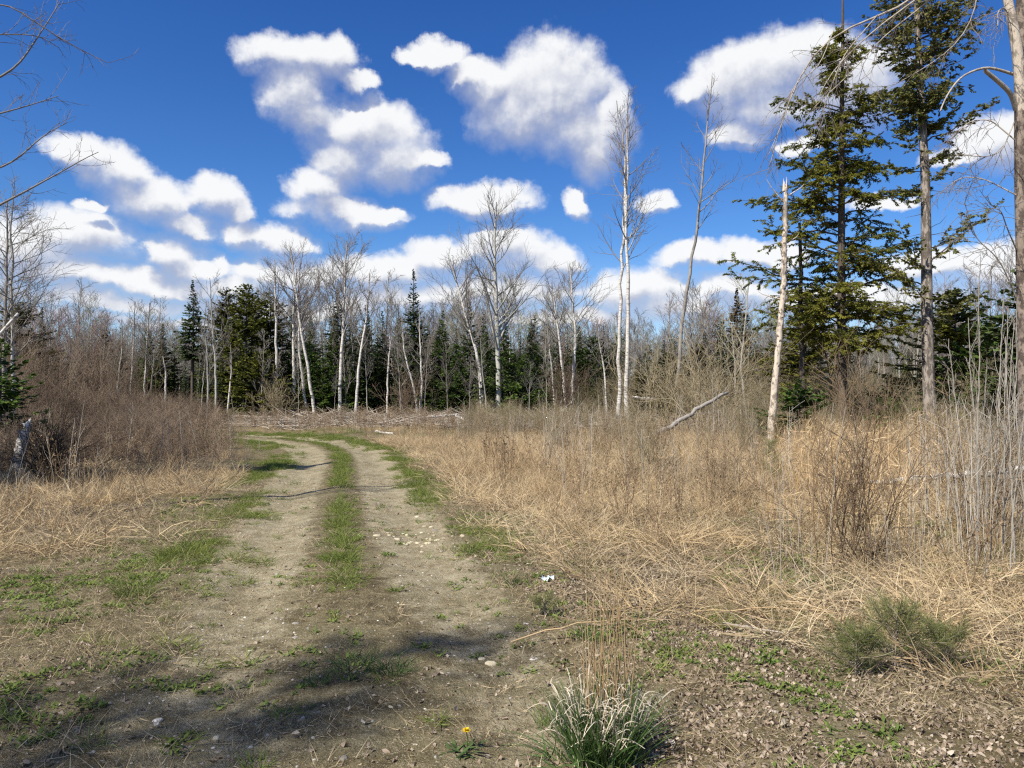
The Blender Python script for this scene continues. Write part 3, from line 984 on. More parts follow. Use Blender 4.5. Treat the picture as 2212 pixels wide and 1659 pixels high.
# describe each by look and by its rank from the nearest landmark tree
groups = {}
for rec in pending:
    px, d, H, k, v = rec
    look = (VAR if k == 'b' else CVAR)[v][2]
    land = min(LAND, key=lambda q: abs(q[0] - px))
    side = 'right' if px > land[0] else 'left'
    row = 'in front' if d < 49 else ('behind' if d < 57 else 'far behind')
    groups.setdefault((look, land[2], side, row), []).append((abs(px - land[0]), rec))
for (look, lname, side, row), lst in groups.items():
    lst.sort(key=lambda q: q[0])
    for r, (_, (px, d, H, k, v)) in enumerate(lst):
        tm, cmesh, _, mt = (VAR if k == 'b' else CVAR)[v]
        n = len(lst)
        head = (('only ' if n == 1 else ORD[r] + ' ') + look)
        where = {'in front': 'at the wood edge', 'behind': 'one row back', 'far behind': 'deep inside'}[row]
        lab = '%s %s of the %s, %s' % (head, side, lname, where)
        nm = {'birch': 'birch_tree', 'aspen': 'aspen_tree', 'spruce': 'spruce_tree', 'fir': 'fir_tree', 'olive': 'cedar_tree'}.get(mt, 'bare_tree')
        x = W(px, d)
        e = thing(nm, lab, nm.replace('_', ' '), (x, d, gz(x, d)), 'trees of the wood behind the clearing', g.uniform(0, 6.28))
        s = H / (10 if k == 'b' else 8)
        e.scale = (s * g.uniform(.85, 1.2),) * 2 + (s,)
        obj('trunk', tm, e); obj('crown', cmesh, e)


# ------------------------------------------------------------------ big trees on the right
def limb_foliage(P1, R1, rng, crown, wood, n2, l2, ls, lw, kpm, flat=.25, sag=.06, vert=.5, hang=0., lean_up=0.):
    """boughs -> side twigs -> sprays"""
    wood.tubes(P1, R1, 4)
    S, D, t, r, p = spawn(P1, R1, n2, rng, .18, 1., .95, .25, flat=flat)
    Lp = np.linalg.norm(P1[:, -1] - P1[:, 0], axis=1)
    L2 = Lp[p] * l2 * (1.15 - .75 * t) * rng.uniform(.6, 1.25, len(p)) + .12
    P2 = grow(S, D, L2, 3, rng, lean_up, .10, sag)
    wood.tubes(P2, taper(np.clip(r * .5, .004, .02), np.full(len(r), .003), 4), 3, tone=.004)
    # bough tips carry sprays too
    cnt = np.maximum(2, (L2 * kpm).astype(int))
    par = np.repeat(np.arange(len(P2)), cnt)
    tt = rng.uniform(.08, 1.02, len(par))
    ff = np.clip(tt, 0, 1) * 3; ii = np.minimum(ff.astype(int), 2); ww = (ff - ii)[:, None]
    A = P2[par, ii]; B = P2[par, ii + 1]
    Sx = A * (1 - ww) + B * ww + rng.normal(size=(len(par), 3)) * .015
    T = nrm(B - A)
    sd = nrm(np.cross(T, np.array([[0, 0, 1.]]))) * rng.choice([-1, 1], len(par))[:, None]
    a = rng.uniform(.2, 1.1, len(par))[:, None]
    Dk = nrm(np.cos(a) * T + np.sin(a) * sd + rng.normal(size=T.shape) * .3 + np.array([[0, 0, -hang]]))
    nv = nrm(np.array([[0, 0, 1.]]) + rng.normal(size=Dk.shape) * vert)
    crown.kites(Sx, Dk, ls * rng.uniform(.5, 1.35, len(par)), lw * rng.uniform(.6, 1.4, len(par)), nrm(np.cross(Dk, nv)), rng.uniform(0, 1, len(par)) ** 1.5)


def quad_limbs(att, tip, rng, n=6, arch=.12):
    """boughs that leave at att and end at tip, gently arched"""
    att = np.asarray(att, float); tip = np.asarray(tip, float)
    t = np.linspace(0, 1, n + 1)[None, :, None]
    P = att[:, None] * (1 - t) + tip[:, None] * t
    L = np.linalg.norm(tip - att, axis=1)[:, None]
    P[:, :, 2] += (arch * L) * np.sin(t[..., 0] * math.pi)
    P[:, 1:] += rng.normal(size=P[:, 1:].shape) * .025 * L[:, :, None]
    return P


def hemlock():
    rng = np.random.default_rng(5)
    d = 27.0
    trunk = MB(); crown = MB(); wood = MB()
    P = resample(pix_path([(1822, 935), (1818, 700), (1820, 400), (1822, 200), (1825, 60), (1823, -60)], d), 26)
    R = .165 * (1 - np.linspace(0, 1, 26)) ** .7 + .012
    R[0] *= 1.25
    trunk.tubes(P[None], R[None], 10)
    z0, z1 = P[0, 2], P[-1, 2]

    def at(z):
        return np.stack([np.interp(z, P[:, 2], P[:, k]) for k in range(3)], -1)
    # envelope: half width in picture units against height in the picture
    ey = np.array([60, 130, 200, 300, 400, 480, 560, 640, 700, 760, 800])
    ew = np.array([14, 52, 105, 92, 115, 135, 140, 150, 150, 95, 50])
    nb = 150
    py = np.sort(70 + 700 * rng.uniform(0, 1, nb) ** .92)
    hw = np.interp(py, ey, ew) / F * d
    az = rng.uniform(0, 2 * math.pi, nb)
    L = hw * rng.uniform(.4, 1.18, nb)
    a = at(Zt(py, d))
    drop = np.where(py < 200, .25, .02) * L
    tip = a + np.stack([np.cos(az) * L, np.sin(az) * L, drop - rng.uniform(-.12, .3, nb) * L], -1)
    P1 = quad_limbs(a, tip, rng, arch=.10)
    R1 = taper(np.clip(L * .014, .01, .04), np.full(nb, .006), 7)
    limb_foliage(P1, R1, rng, crown, wood, 15, .30, .105, .040, 105, flat=.30, sag=.22, vert=.5, hang=.32)
    # limbs that stand out in the outline
    spec = [(470, 1615, 418, .15), (440, 1640, 430, .0), (560, 1635, 500, -.3), (640, 1578, 552, .3), (655, 1600, 590, .1), (500, 1690, 335, -.4), (420, 1705, 330, .3), (610, 1990, 500, .1), (650, 2010, 560, -.2),
            (720, 1665, 640, -.5), (735, 1650, 700, .2), (480, 1950, 400, .2), (250, 1690, 190, .3), (230, 1935, 205, -.2), (330, 1925, 285, .2), (350, 1720, 260, -.1), (700, 2040, 660, .4), (745, 1985, 700, -.4), (690, 1960, 640, .9), (760, 1900, 720, -.8), (770, 1760, 720, -.8), (540, 1700, 470, .7), (200, 1760, 120, -.2), (160, 1880, 100, .1)]
    att = np.array([at(np.array([Zt(s[0] - 10, d)]))[0] for s in spec])
    tips = np.array([(W(s[1], d), d + s[3] * 3, Zt(s[2], d)) for s in spec])
    P1 = quad_limbs(att, tips, rng, arch=.02)
    Ls = np.linalg.norm(tips - att, axis=1)
    R1 = taper(np.clip(Ls * .013, .01, .04), np.full(len(spec), .006), 7)
    limb_foliage(P1, R1, rng, crown, wood, 20, .22, .105, .042, 130, flat=.30, sag=.22, vert=.5, hang=.32)
    # dense skirts
    b = P[0].copy(); b[2] += .05
    e = thing('hemlock_tree', 'big dark hemlock with layered drooping boughs, right of the peeling snag', 'hemlock tree', tuple(b))
    obj('trunk', trunk.mesh('trunk', M['dark'], smooth=True, shift=b), e)
    o = obj('crown', crown.mesh('crown', M['hemlock'], shift=b), e)
    obj('branches', wood.mesh('branches', M['dark'], shift=b), e)


hemlock()


def old_cedar():
    rng = np.random.default_rng(6)
    d = 25.0
    trunk = MB(); crown = MB(); wood = MB()
    P = resample(pix_path([(2010, 955), (2008, 860), (2004, 760), (2003, 560), (2002, 380), (1994, 240), (1988, 100), (1980, -120)], d), 30)
    tt = np.linspace(0, 1, 30)
    R = .175 * (1 - tt) ** .62 + .028
    R[0] *= 1.35; R[1] *= 1.15; R[2] *= 1.05
    trunk.tubes(P[None], R[None], 12)

    def at(z):
        return np.stack([np.interp(z, P[:, 2], P[:, k]) for k in range(3)], -1)
    nb = 104
    py = rng.uniform(-110, 250, nb)
    a = at(Zt(py + 30, d))
    az = rng.uniform(0, 2 * math.pi, nb)
    L = np.interp(py, [-110, 0, 60, 130, 200, 260], [110, 130, 130, 105, 78, 40]) / F * d * rng.uniform(.6, 1.12, nb)
    tip = a + np.stack([np.cos(az) * L, np.sin(az) * L, rng.uniform(.0, .45, nb) * L], -1)
    P1 = quad_limbs(a, tip, rng, arch=-.06)
    limb_foliage(P1, taper(np.clip(L * .013, .01, .03), np.full(nb, .006), 7), rng, crown, wood, 13, .20, .13, .075, 40, flat=.7, sag=.12, vert=1.2, hang=.3)
    spec = [(330, 1925, 300, -.2), (345, 2050, 330, .1), (370, 1935, 345, .2), (400, 2045, 352, -.2), (300, 2080, 225, .1), (310, 2115, 235, -.3), (430, 1950, 410, 0), (560, 2115, 455, .1), (570, 2100, 470, -.4), (620, 1905, 545, .3),
            (600, 1930, 500, -.2), (350, 2075, 315, .3), (420, 2030, 380, .4), (250, 1905, 205, .1), (230, 2080, 150, .2), (660, 2105, 610, .4), (690, 2095, 640, -.2), (655, 1930, 610, -.3)]
    att = np.array([at(np.array([Zt(s[0], d)]))[0] for s in spec])
    tips = np.array([(W(s[1], d), d + s[3] * 3, Zt(s[2], d)) for s in spec])
    P1 = quad_limbs(att, tips, rng, arch=-.03)
    Ls = np.linalg.norm(tips - att, axis=1)
    limb_foliage(P1, taper(np.clip(Ls * .013, .012, .03), np.full(len(spec), .006), 7), rng, crown, wood, 16, .24, .125, .07, 60, flat=.35, sag=.12, vert=.9, hang=.2)
    # dead stubs
    nd = 26
    a = at(Zt(rng.uniform(260, 800, nd), d)); az = rng.uniform(0, 6.28, nd)
    Pd = grow(a, np.stack([np.cos(az), np.sin(az), -.1 + 0 * az], -1), rng.uniform(.3, 1.1, nd), 5, rng, .04, .12)
    wood.tubes(Pd, taper(np.full(nd, .014), np.full(nd, .004), 6), 3)
    b = P[0].copy(); b[2] += .05
    e = thing('cedar_tree', 'tall old cedar with pale flaking trunk and sparse high foliage, right of the hemlock', 'cedar tree', tuple(b))
    obj('trunk', trunk.mesh('trunk', M['cedar_bark'], smooth=True, shift=b), e)
    obj('crown', crown.mesh('crown', M['thuja'], shift=b), e)
    obj('branches', wood.mesh('branches', M['dark'], shift=b), e)


old_cedar()


def snag():
    rng = np.random.default_rng(8)
    d = 22.0
    P = resample(pix_path([(1664, 972), (1672, 850), (1684, 740), (1694, 610), (1697, 500), (1698, 404)], d), 34)
    P[1:-1, :2] += rng.normal(size=(32, 2)) * .012
    R = np.interp(np.linspace(0, 1, 34), [0, .1, .6, .97, 1], [.120, .105, .078, .060, .035]) * rng.uniform(.93, 1.07, 34)
    tb = MB(); tb.tubes(P[None], R[None], 10)
    br = MB()
    top = P[-1]
    # splintered top
    for k in range(5):
        a = k * 1.26
        s = top + np.array([math.cos(a), math.sin(a), 0]) * .05 + np.array([0, 0, -.1])
        br.tubes(np.array([s, s + (0, 0, .2), s + (0.01, 0, .38 * rng.uniform(.4, 1.1))]), np.array([.035, .02, .003]), 4, tone=.05)
    for (y0, x1, y1, dy) in [(428, 1745, 392, .2), (436, 1655, 388, -.1), (640, 1640, 628, .1), (520, 1735, 500, .3)]:
        i = np.argmin(np.abs(P[:, 2] - Zt(y0, d)))
        e_ = np.array([W(x1, d), d + dy, Zt(y1, d)])
        t = np.linspace(0, 1, 6)[:, None]
        q = P[i] * (1 - t) + e_ * t; q[1:-1, 2] -= .05
        br.tubes(q, np.linspace(.022, .006, 6), 5, tone=.05)
    fl = MB()
    for i in rng.integers(2, 33, 90):
        a = rng.uniform(0, 6.28); r = R[i] * 1.02
        n_ = np.array([math.cos(a), math.sin(a), 0]); t_ = np.array([-math.sin(a), math.cos(a), 0])
        c0 = P[i] + n_ * r + np.array([0, 0, rng.uniform(-.12, .12)])
        w = rng.uniform(.02, .05); h = rng.uniform(.04, .16); o = rng.uniform(.01, .04)
        fl.add([c0 - t_ * w - n_ * .01, c0 + t_ * w - n_ * .01, c0 + t_ * w + n_ * o + (0, 0, h * .5), c0 + t_ * w * .6 + n_ * o * 1.4 + (0, 0, h), c0 - t_ * w * .7 + n_ * o + (0, 0, h * .9), c0 - t_ * w + n_ * o * .3 + (0, 0, h * .5)],
               [(0, 1, 2, 5), (5, 2, 3, 4)], None, .05)
    b = P[0].copy(); b[2] += .05
    e = thing('dead_birch', 'broken dead birch snag with peeling pale bark standing left of the hemlock', 'dead tree', tuple(b))
    obj('trunk', tb.mesh('trunk', M['snag'], smooth=True, shift=b), e)
    obj('broken_branches', br.mesh('broken_branches', M['snag'], shift=b), e)
    obj('peeling_bark', fl.mesh('peeling_bark', M['snag'], shift=b), e)
    # dark thin trunk behind
    P = resample(pix_path([(1736, 940), (1734, 780), (1728, 640), (1733, 560), (1728, 480)], 28), 20)
    tb, cb = bare(P, .12, .05, rng, 8, .3, .12, 1.2, .02, 3, 2, rt=.006)
    b = P[0].copy(); b[2] += .05
    plant_tree('dark_dead_tree', 'dark thin bare trunk between the peeling snag and the hemlock', 'dead tree', tuple(b), tb, cb, 'dark', 'dark', tuple(b))
    P = resample(pix_path([(1790, 960), (1798, 840), (1776, 720), (1772, 640)], 29), 20)
    tb, cb = bare(P, .05, .02, rng, 8, .4, .15, .8, .02, 3, 2, rt=.006)
    b = P[0].copy()
    plant_tree('thin_tree', 'thin dark crooked stem just left of the hemlock trunk', 'tree', tuple(b), tb, cb, 'dark', 'dark', tuple(b))


snag()


def edge_birch():
    rng = np.random.default_rng(9)
    d = 15.0
    trunk = MB(); crown = MB(); stem2 = MB(); limb = MB()
    P = resample(pix_path([(2218, 985), (2216, 800), (2213, 560), (2210, 400), (2209, 260), (2213, 120), (2215, -250)], d), 30)
    R = .085 * (1 - np.linspace(0, 1, 30)) ** .5 + .065
    R[0] *= 1.3
    trunk.tubes(P[None], R[None], 10)
    Q = resample(np.array([P[np.argmin(np.abs(P[:, 2] - Zt(230, d)))], (W(2200, d), d - .12, Zt(150, d)), (W(2180, d), d - .2, Zt(60, d)), (W(2155, d), d - .25, Zt(-40, d)), (W(2120, d), d - .4, Zt(-260, d))]), 16)
    stem2.tubes(Q[None], np.linspace(.115, .05, 16)[None], 9)

    def lim(pts, r0, r1, dy=0., n=16, dd=None):
        dd = dd or d
        q = resample(np.array([(W(x, dd), dd + dy * k / (len(pts) - 1), Zt(y, dd)) for k, (x, y) in enumerate(pts)]), n)
        limb.tubes(q[None], np.linspace(r0, r1, n)[None], 6, tone=.05)
        return q
    a1 = lim([(2196, 158), (2150, 150), (2118, 150), (2060, 175), (2035, 205), (2012, 235), (1998, 262)], .03, .012, -.6)
    a2 = lim([(2200, 235), (2180, 205), (2140, 183), (2105, 168)], .055, .04, -.4, 12)
    qs = []
    for pts, r0 in [
        ([(2130, -260), (2060, -90), (1985, 0), (1900, 28), (1830, 45), (1765, 95), (1735, 160), (1712, 215), (1690, 290), (1672, 370)], .035),
        ([(2130, -240), (2010, -20), (1930, 35), (1860, 90), (1800, 150), (1760, 190), (1735, 250)], .028),
        ([(2130, -280), (2080, -60), (1985, 20), (1960, 40), (1900, 80), (1850, 150), (1790, 200), (1755, 235)], .024),
        ([(1900, 28), (1830, 110), (1800, 190), (1780, 260)], .012),
        ([(1805, 60), (1770, 150), (1720, 170), (1700, 250), (1665, 330)], .010),
        ([(2140, -200), (2120, 20), (2090, 80), (2020, 130), (1960, 160)], .016),
        ([(2196, 300), (2150, 250), (2110, 250), (2080, 290)], .014),
        ([(2198, 420), (2140, 380), (2100, 370), (2070, 395)], .014),
        ([(2198, 540), (2150, 500), (2110, 470), (2050, 480)], .014),
        ([(2196, 640), (2150, 560), (2090, 520), (2060, 450)], .014),
        ([(2196, 260), (2160, 330), (2120, 345), (2060, 345)], .012),
        ([(2198, 60), (2150, 30), (2110, 60), (2085, 110)], .014),
    ]:
        qs.append(lim(pts, r0, .006, rng.uniform(-1.2, .6)))
    for q in qs:
        q = q[None]
        R1 = np.full((1, q.shape[1]), .01)
        S, D, t, r, _ = spawn(q, R1, 16, rng, .25, 1., .8, .3)
        D[:, 2] -= .15
        P2 = grow(S, D, rng.uniform(.25, .95, len(S)), 6, rng, -.03, .16, .1)
        crown.tubes(P2, taper(np.full(len(S), .0065), np.full(len(S), .003), 7), 3)
        S, D, t, r, _ = spawn(P2, np.full((len(P2), 7), .004), 5, rng, .2, 1., .7, .3)
        D[:, 2] -= .1
        P3 = grow(S, D, rng.uniform(.1, .4, len(S)), 4, rng, -.02, .2, .1)
        crown.tubes(P3, taper(np.full(len(S), .0042), np.full(len(S), .0025), 5), 3)
    b = P[0].copy(); b[2] += .05
    e = thing('birch_tree', 'large shaggy birch at the right edge with arching bare limbs', 'birch tree', tuple(b))
    obj('trunk', trunk.mesh('trunk', M['shaggy'], smooth=True, shift=b), e)
    obj('leaning_stem', stem2.mesh('leaning_stem', M['snag'], smooth=True, shift=b), e)
    obj('limbs', limb.mesh('limbs', M['weather'], smooth=True, shift=b), e)
    obj('twigs', crown.mesh('twigs', M['grey'], shift=b), e)


edge_birch()


# ------------------------------------------------------------------ trees on the left
def left_trees():
    rng = np.random.default_rng(14)
    d = 26.
    for pts, r0, mt, lab in [([(8, 960), (10, 700), (12, 560), (14, 430)], .09, 'grey', 'dark stemmed bare tree at the left edge in front of the white clouds'),
                             ([(30, 950), (26, 700), (22, 560), (24, 410)], .07, 'aspen', 'pale thin bare tree just right of the left edge dark tree')]:
        P = pix_path(pts, d)
        tb, cb = bare(P, r0, .015, rng, 30, .32, .3, .95, .05, 7, 5, rt=.0055, wig=.12)
        b = P[0].copy(); b[2] += .05
        plant_tree('bare_tree', lab, 'bare tree', tuple(b), tb, cb, mt, mt, tuple(b))
    # nearer tree outside the frame, limbs reach in at the upper left
    d = 9.
    x = W(-150, d)
    P = resample(np.array([(x, d, gz(x, d) - .05), (x + .1, d, 2.5), (x + .05, d, 5), (x + .15, d, 8)]), 20)
    tb = MB(); tb.tubes(P[None], np.linspace(.12, .03, 20)[None], 9)
    cb = MB()
    for pts, r0 in [([(-145, 560), (-50, 450), (0, 415), (45, 375), (95, 335), (128, 300), (138, 285)], .022),
                    ([(-148, 420), (-60, 370), (0, 335), (35, 280), (60, 245), (75, 225)], .018),
                    ([(-148, 300), (-40, 240), (10, 215), (50, 190), (70, 170)], .016),
                    ([(-148, 240), (-50, 170), (5, 125), (25, 60), (45, 0), (60, -60)], .02),
                    ([(-145, 90), (-20, -20), (40, 20), (80, 45), (130, 70), (170, 85)], .012),
                    ([(-145, 130), (-60, 60), (0, 50), (40, 40), (70, 60)], .012)]:
        q = resample(np.array([(W(px, d), d + k * .12, Zt(py, d)) for k, (px, py) in enumerate(pts)]), 16)[None]
        cb.tubes(q, np.linspace(r0, .004, 16)[None], 5)
        S, D, t, r, _ = spawn(q, np.full((1, 16), .008), 14, rng, .35, 1., .7, .25)
        P2 = grow(S, D, rng.uniform(.12, .5, len(S)), 4, rng, .05, .14)
        cb.tubes(P2, taper(np.full(len(S), .0035), np.full(len(S), .0018), 5), 3)
        S, D, t, r, _ = spawn(P2, np.full((len(P2), 5), .003), 3, rng, .3, 1., .7, .25)
        P3 = grow(S, D, rng.uniform(.05, .16, len(S)), 3, rng, .03, .2)
        cb.tubes(P3, taper(np.full(len(S), .0022), np.full(len(S), .0014), 4), 3)
    b = P[0].copy(); b[2] += .05
    e = thing('bare_tree', 'bare tree outside the left edge whose thin limbs reach across the upper left sky', 'bare tree', tuple(b))
    obj('trunk', tb.mesh('trunk', M['grey'], smooth=True, shift=b), e)
    obj('crown', cb.mesh('crown', M['grey'], shift=b), e)
    # white broken branch, leaning on the thicket
    q = np.array([(W(-30, 17), 17, Zt(760, 17)), (W(-5, 17), 17, Zt(722, 17)), (W(15, 17), 17.05, Zt(700, 17)), (W(32, 17), 17.1, Zt(676, 17))])
    q = resample(np.vstack([[(W(-120, 17), 17, gz(W(-120, 17), 17))], q]), 14)
    mb = MB(); mb.tubes(q[None], np.linspace(.05, .03, 14)[None], 8, cap=True, tone=.05)
    b = q[0]
    tag(obj('broken_branch', mb.mesh('broken_branch', M['birch'], smooth=True, shift=b), loc=tuple(b)), 'white broken branch poking in at the left edge above the green fir', 'branch')


left_trees()


def shade_trees():
    """two trees behind and left of the viewer, whose shade falls on the track"""
    rng = np.random.default_rng(15)
    P = np.array([(-9.7, -4.3, -.05), (-9.65, -4.3, 5), (-9.75, -4.25, 10), (-9.7, -4.3, 14.6)])
    tb, cb = bare(P, .10, .02, rng, 44, .70, .085, .9, .05, 8, 6, rt=.009)
    plant_tree('bare_tree', 'tall bare tree outside the frame behind the viewer on the left, shading the near track', 'bare tree', (-9.7, -4.3, 0), tb, cb, 'grey', 'grey', (-9.7, -4.3, 0))
    tb, cb = conifer(12.2, 1.1, rng, .3, 1.6, ls=.35, lw=.11, power=.7, ragged=.5)
    plant_tree('spruce_tree', 'spruce outside the left edge whose shade crosses the track', 'spruce tree', (-12.0, 9.6, 0), tb, cb, 'dark', 'spruce', (0, 0, 0))


shade_trees()


# ------------------------------------------------------------------ instancing of uncountable growth
def scatter(name, label, cat, protos, P, rz, scl, tilt=None, idx=None, seed=0):
    """one 'stuff' object: prototype meshes instanced on points"""
    g = np.random.default_rng(seed)
    n = len(P)
    pc = bpy.data.collections.new(name + '_kinds')
    for k, me in enumerate(protos):
        pc.objects.link(bpy.data.objects.new('%s_kind_%02d' % (name, k), me))
    me = bpy.data.meshes.new(name)
    me.vertices.add(n); me.vertices.foreach_set('co', np.asarray(P, np.float32).ravel())
    rot = np.zeros((n, 3), np.float32); rot[:, 2] = rz
    if tilt is not None: rot[:, :2] = tilt
    a = me.attributes.new('rot', 'FLOAT_VECTOR', 'POINT'); a.data.foreach_set('vector', rot.ravel())
    s3 = np.asarray(scl, np.float32)
    if s3.ndim == 1: s3 = np.repeat(s3[:, None], 3, 1)
    a = me.attributes.new('scl', 'FLOAT_VECTOR', 'POINT'); a.data.foreach_set('vector', s3.ravel())
    if idx is None: idx = g.integers(0, len(protos), n)
    a = me.attributes.new('idx', 'INT', 'POINT'); a.data.foreach_set('value', idx.astype(np.int32))
    o = obj(name, me)
    ng = bpy.data.node_groups.new(name + '_scatter', 'GeometryNodeTree')
    ng.interface.new_socket('Geometry', in_out='INPUT', socket_type='NodeSocketGeometry')
    ng.interface.new_socket('Geometry', in_out='OUTPUT', socket_type='NodeSocketGeometry')
    N = ng.nodes; Lk = ng.links
    gi = N.new('NodeGroupInput'); go = N.new('NodeGroupOutput')
    m2p = N.new('GeometryNodeMeshToPoints')
    ci = N.new('GeometryNodeCollectionInfo'); ci.inputs['Collection'].default_value = pc
    ci.inputs['Separate Children'].default_value = True; ci.inputs['Reset Children'].default_value = True
    ip = N.new('GeometryNodeInstanceOnPoints'); ip.inputs['Pick Instance'].default_value = True

    def na(nm, typ):
        nd = N.new('GeometryNodeInputNamedAttribute'); nd.data_type = typ; nd.inputs['Name'].default_value = nm
        return nd.outputs['Attribute']
    Lk.new(gi.outputs[0], m2p.inputs[0]); Lk.new(m2p.outputs[0], ip.inputs['Points'])
    Lk.new(ci.outputs[0], ip.inputs['Instance'])
    Lk.new(na('idx', 'INT'), ip.inputs['Instance Index'])
    Lk.new(na('rot', 'FLOAT_VECTOR'), ip.inputs['Rotation'])
    Lk.new(na('scl', 'FLOAT_VECTOR'), ip.inputs['Scale'])
    Lk.new(ip.outputs[0], go.inputs[0])
    md = o.modifiers.new('scatter', 'NODES'); md.node_group = ng
    return tag(o, label, cat, kind='stuff')


def pts_in(n, x0, x1, y0, y1, prob, seed, yp=1.0, margin=3.0):
    """random ground points, kept with probability prob(x, y, s)"""
    g = np.random.default_rng(seed)
    u = g.uniform(0, 1, n)
    y = (y0 ** yp + (y1 ** yp - y0 ** yp) * u) ** (1 / yp) if yp != 0 else y0 * (y1 / y0) ** u
    x = g.uniform(0, 1, n) * (x1 - x0) + x0
    k = np.abs(x) < .70 * y + margin
    x, y = x[k], y[k]
    s = road(x, y)
    k = g.uniform(0, 1, len(x)) < prob(x, y, s)
    x, y, s = x[k], y[k], s[k]
    return np.stack([x, y, hz(x, y, s)], -1), s, g


def blades(n, g, rad_, h0, h1, w, lean, curve, seg=3, flat=0., tipw=.15, zbase=0.):
    """tuft of n blades: returns P (n,seg+1,3), W"""
    a = g.uniform(0, 6.28, n); r = rad_ * np.sqrt(g.uniform(0, 1, n))
    S = np.stack([np.cos(a) * r, np.sin(a) * r, np.full(n, zbase) + flat * g.uniform(0, 1, n)], -1)
    b = a + g.normal(size=n) * .9
    le = np.abs(g.normal(size=n)) * lean + lean * .3
    D = np.stack([np.cos(b) * np.sin(le), np.sin(b) * np.sin(le), np.cos(le)], -1)
    L = g.uniform(h0, h1, n)
    P = np.empty((n, seg + 1, 3)); P[:, 0] = S
    out = np.stack([np.cos(b), np.sin(b), np.zeros(n)], -1)
    cv = g.uniform(.2, 1.4, n)[:, None] * curve
    for i in range(seg):
        D = nrm(D + (out * .6 + np.array([[0, 0, -1.]])) * cv / seg + g.normal(size=D.shape) * .08)
        P[:, i + 1] = P[:, i] + D * (L / seg)[:, None]
    P[:, :, 2] = np.maximum(P[:, :, 2], .004)
    Wd = w * g.uniform(.6, 1.3, n)[:, None] * np.linspace(1, tipw, seg + 1)[None]
    return P, Wd


def tuft(seed, mat, n, **kw):
    g = np.random.default_rng(seed)
    P, Wd = blades(n, g, **kw)
    mb = MB()
    mb.ribbons(P, Wd, tone=np.clip(g.uniform(0, 1, n), 0, 1), rng=g)
    return mb.mesh('tuft', mat)


def left_region(x, y):
    xl = np.interp(y, [12, 18, 21, 24, 26, 28, 29.5, 32, 33], [-5.5, -6.5, -7.5, -9, -11, -14, -18, -18, -12.5])
    xl = np.where(y > 33, -.376 * y, xl)
    return sstep(0, 1.2, xl - x)


# --- dry grass mats (flattened old grass)
mats_p = [tuft(400 + i, M['thatch'], 70, rad_=.24, h0=.12, h1=.38, w=.006, lean=1.25, curve=.5, seg=3, flat=.05) for i in range(4)]
mats_g = [tuft(410 + i, M['straw'], 60, rad_=.22, h0=.15, h1=.45, w=.007, lean=1.1, curve=.6, seg=3, flat=.07) for i in range(4)]


def p_mat(x, y, s):
    right = sstep(1.5, 2.6, s + (fbm(x, y, 31) - .5) * 1.2) * (sstep(5.0, 8.5, y + x * .9 + (fbm(x * .7, y * .7, 8) - .5) * 5))
    left = sstep(1.6, 2.4, -s) * sstep(4.5, 8.0, y) * (1 - sstep(13, 17, y)) * (.25 + .8 * (fbm(x * .8, y * .8, 12) > .48))
    return np.clip(right + left * .9, 0, 1) * (.35 + .9 * fbm(x * .9, y * .9, 2)) * (.10 + .62 * sstep(.38, .56, fbm(x * .6, y * .6, 27, 3)) + .5 * sstep(10, 14, y))


P, s, g = pts_in(42000, -14, 22, 3.2, 26, p_mat, 50, 1.2)
scatter('matted_dead_grass', 'flattened pale brown dead grass lying over the field beside the track', 'dead grass', mats_p + mats_g, P, g.uniform(0, 6.28, len(P)), g.uniform(.6, 1.25, len(P)), g.normal(size=(len(P), 2)) * .12)

# --- upright dry grass
up_p = [tuft(430 + i, M['straw'], 46, rad_=.16, h0=.22, h1=.62, w=.006, lean=.30, curve=.55, seg=3) for i in range(4)]
up_p += [tuft(440 + i, M['strawgold'], 40, rad_=.15, h0=.3, h1=.85, w=.006, lean=.22, curve=.5, seg=3) for i in range(3)]


def p_up(x, y, s):
    f = fbm(x * .45, y * .45, 18, 3)
    right = sstep(1.9, 3.6, s + (f - .5) * 3) * sstep(6.5, 10.5, y + x * .7 + (f - .5) * 4)
    left = sstep(1.8, 3.2, -s) * sstep(9, 12, y) * .4
    return np.clip(right + left, 0, 1) * sstep(.36, .62, f) * (1 - .55 * sstep(36, 44, y))


P, s, g = pts_in(30000, -22, 34, 5.0, 46, p_up, 51, 1.35)
sc_ = g.uniform(.42, 1.0, len(P)) * (.6 + .45 * sstep(6, 16, P[:, 1])) * (1 - .55 * sstep(14, 32, P[:, 1] - .5 * P[:, 0]))
scatter('standing_dry_grass', 'straw coloured dry grass standing across the right field', 'dry grass', up_p, P, g.uniform(0, 6.28, len(P)), sc_, g.normal(size=(len(P), 2)) * .12)

# --- tall straw reeds on the right
def reed(seed):
    g = np.random.default_rng(seed)
    mb = MB()
    n = 30
    P, Wd = blades(n, g, rad_=.22, h0=.7, h1=1.45, w=.009, lean=.14, curve=.22, seg=5)
    mb.ribbons(P, Wd, tone=g.uniform(0, 1, n), rng=g)
    # hanging dry leaves along the stalks
    i = g.integers(0, n, 70); j = g.integers(1, 5, 70)
    a = g.uniform(0, 6.28, 70)
    D = nrm(np.stack([np.cos(a), np.sin(a), g.uniform(-1.4, .2, 70)], -1))
    B = P[i, j]
    L = g.uniform(.12, .34, 70)
    sd = nrm(np.cross(D, g.normal(size=(70, 3))))
    mb.kites(B, D, L, np.full(70, .014), sd, g.uniform(.2, 1, 70))
    return mb.mesh('reed', M['strawgold'])


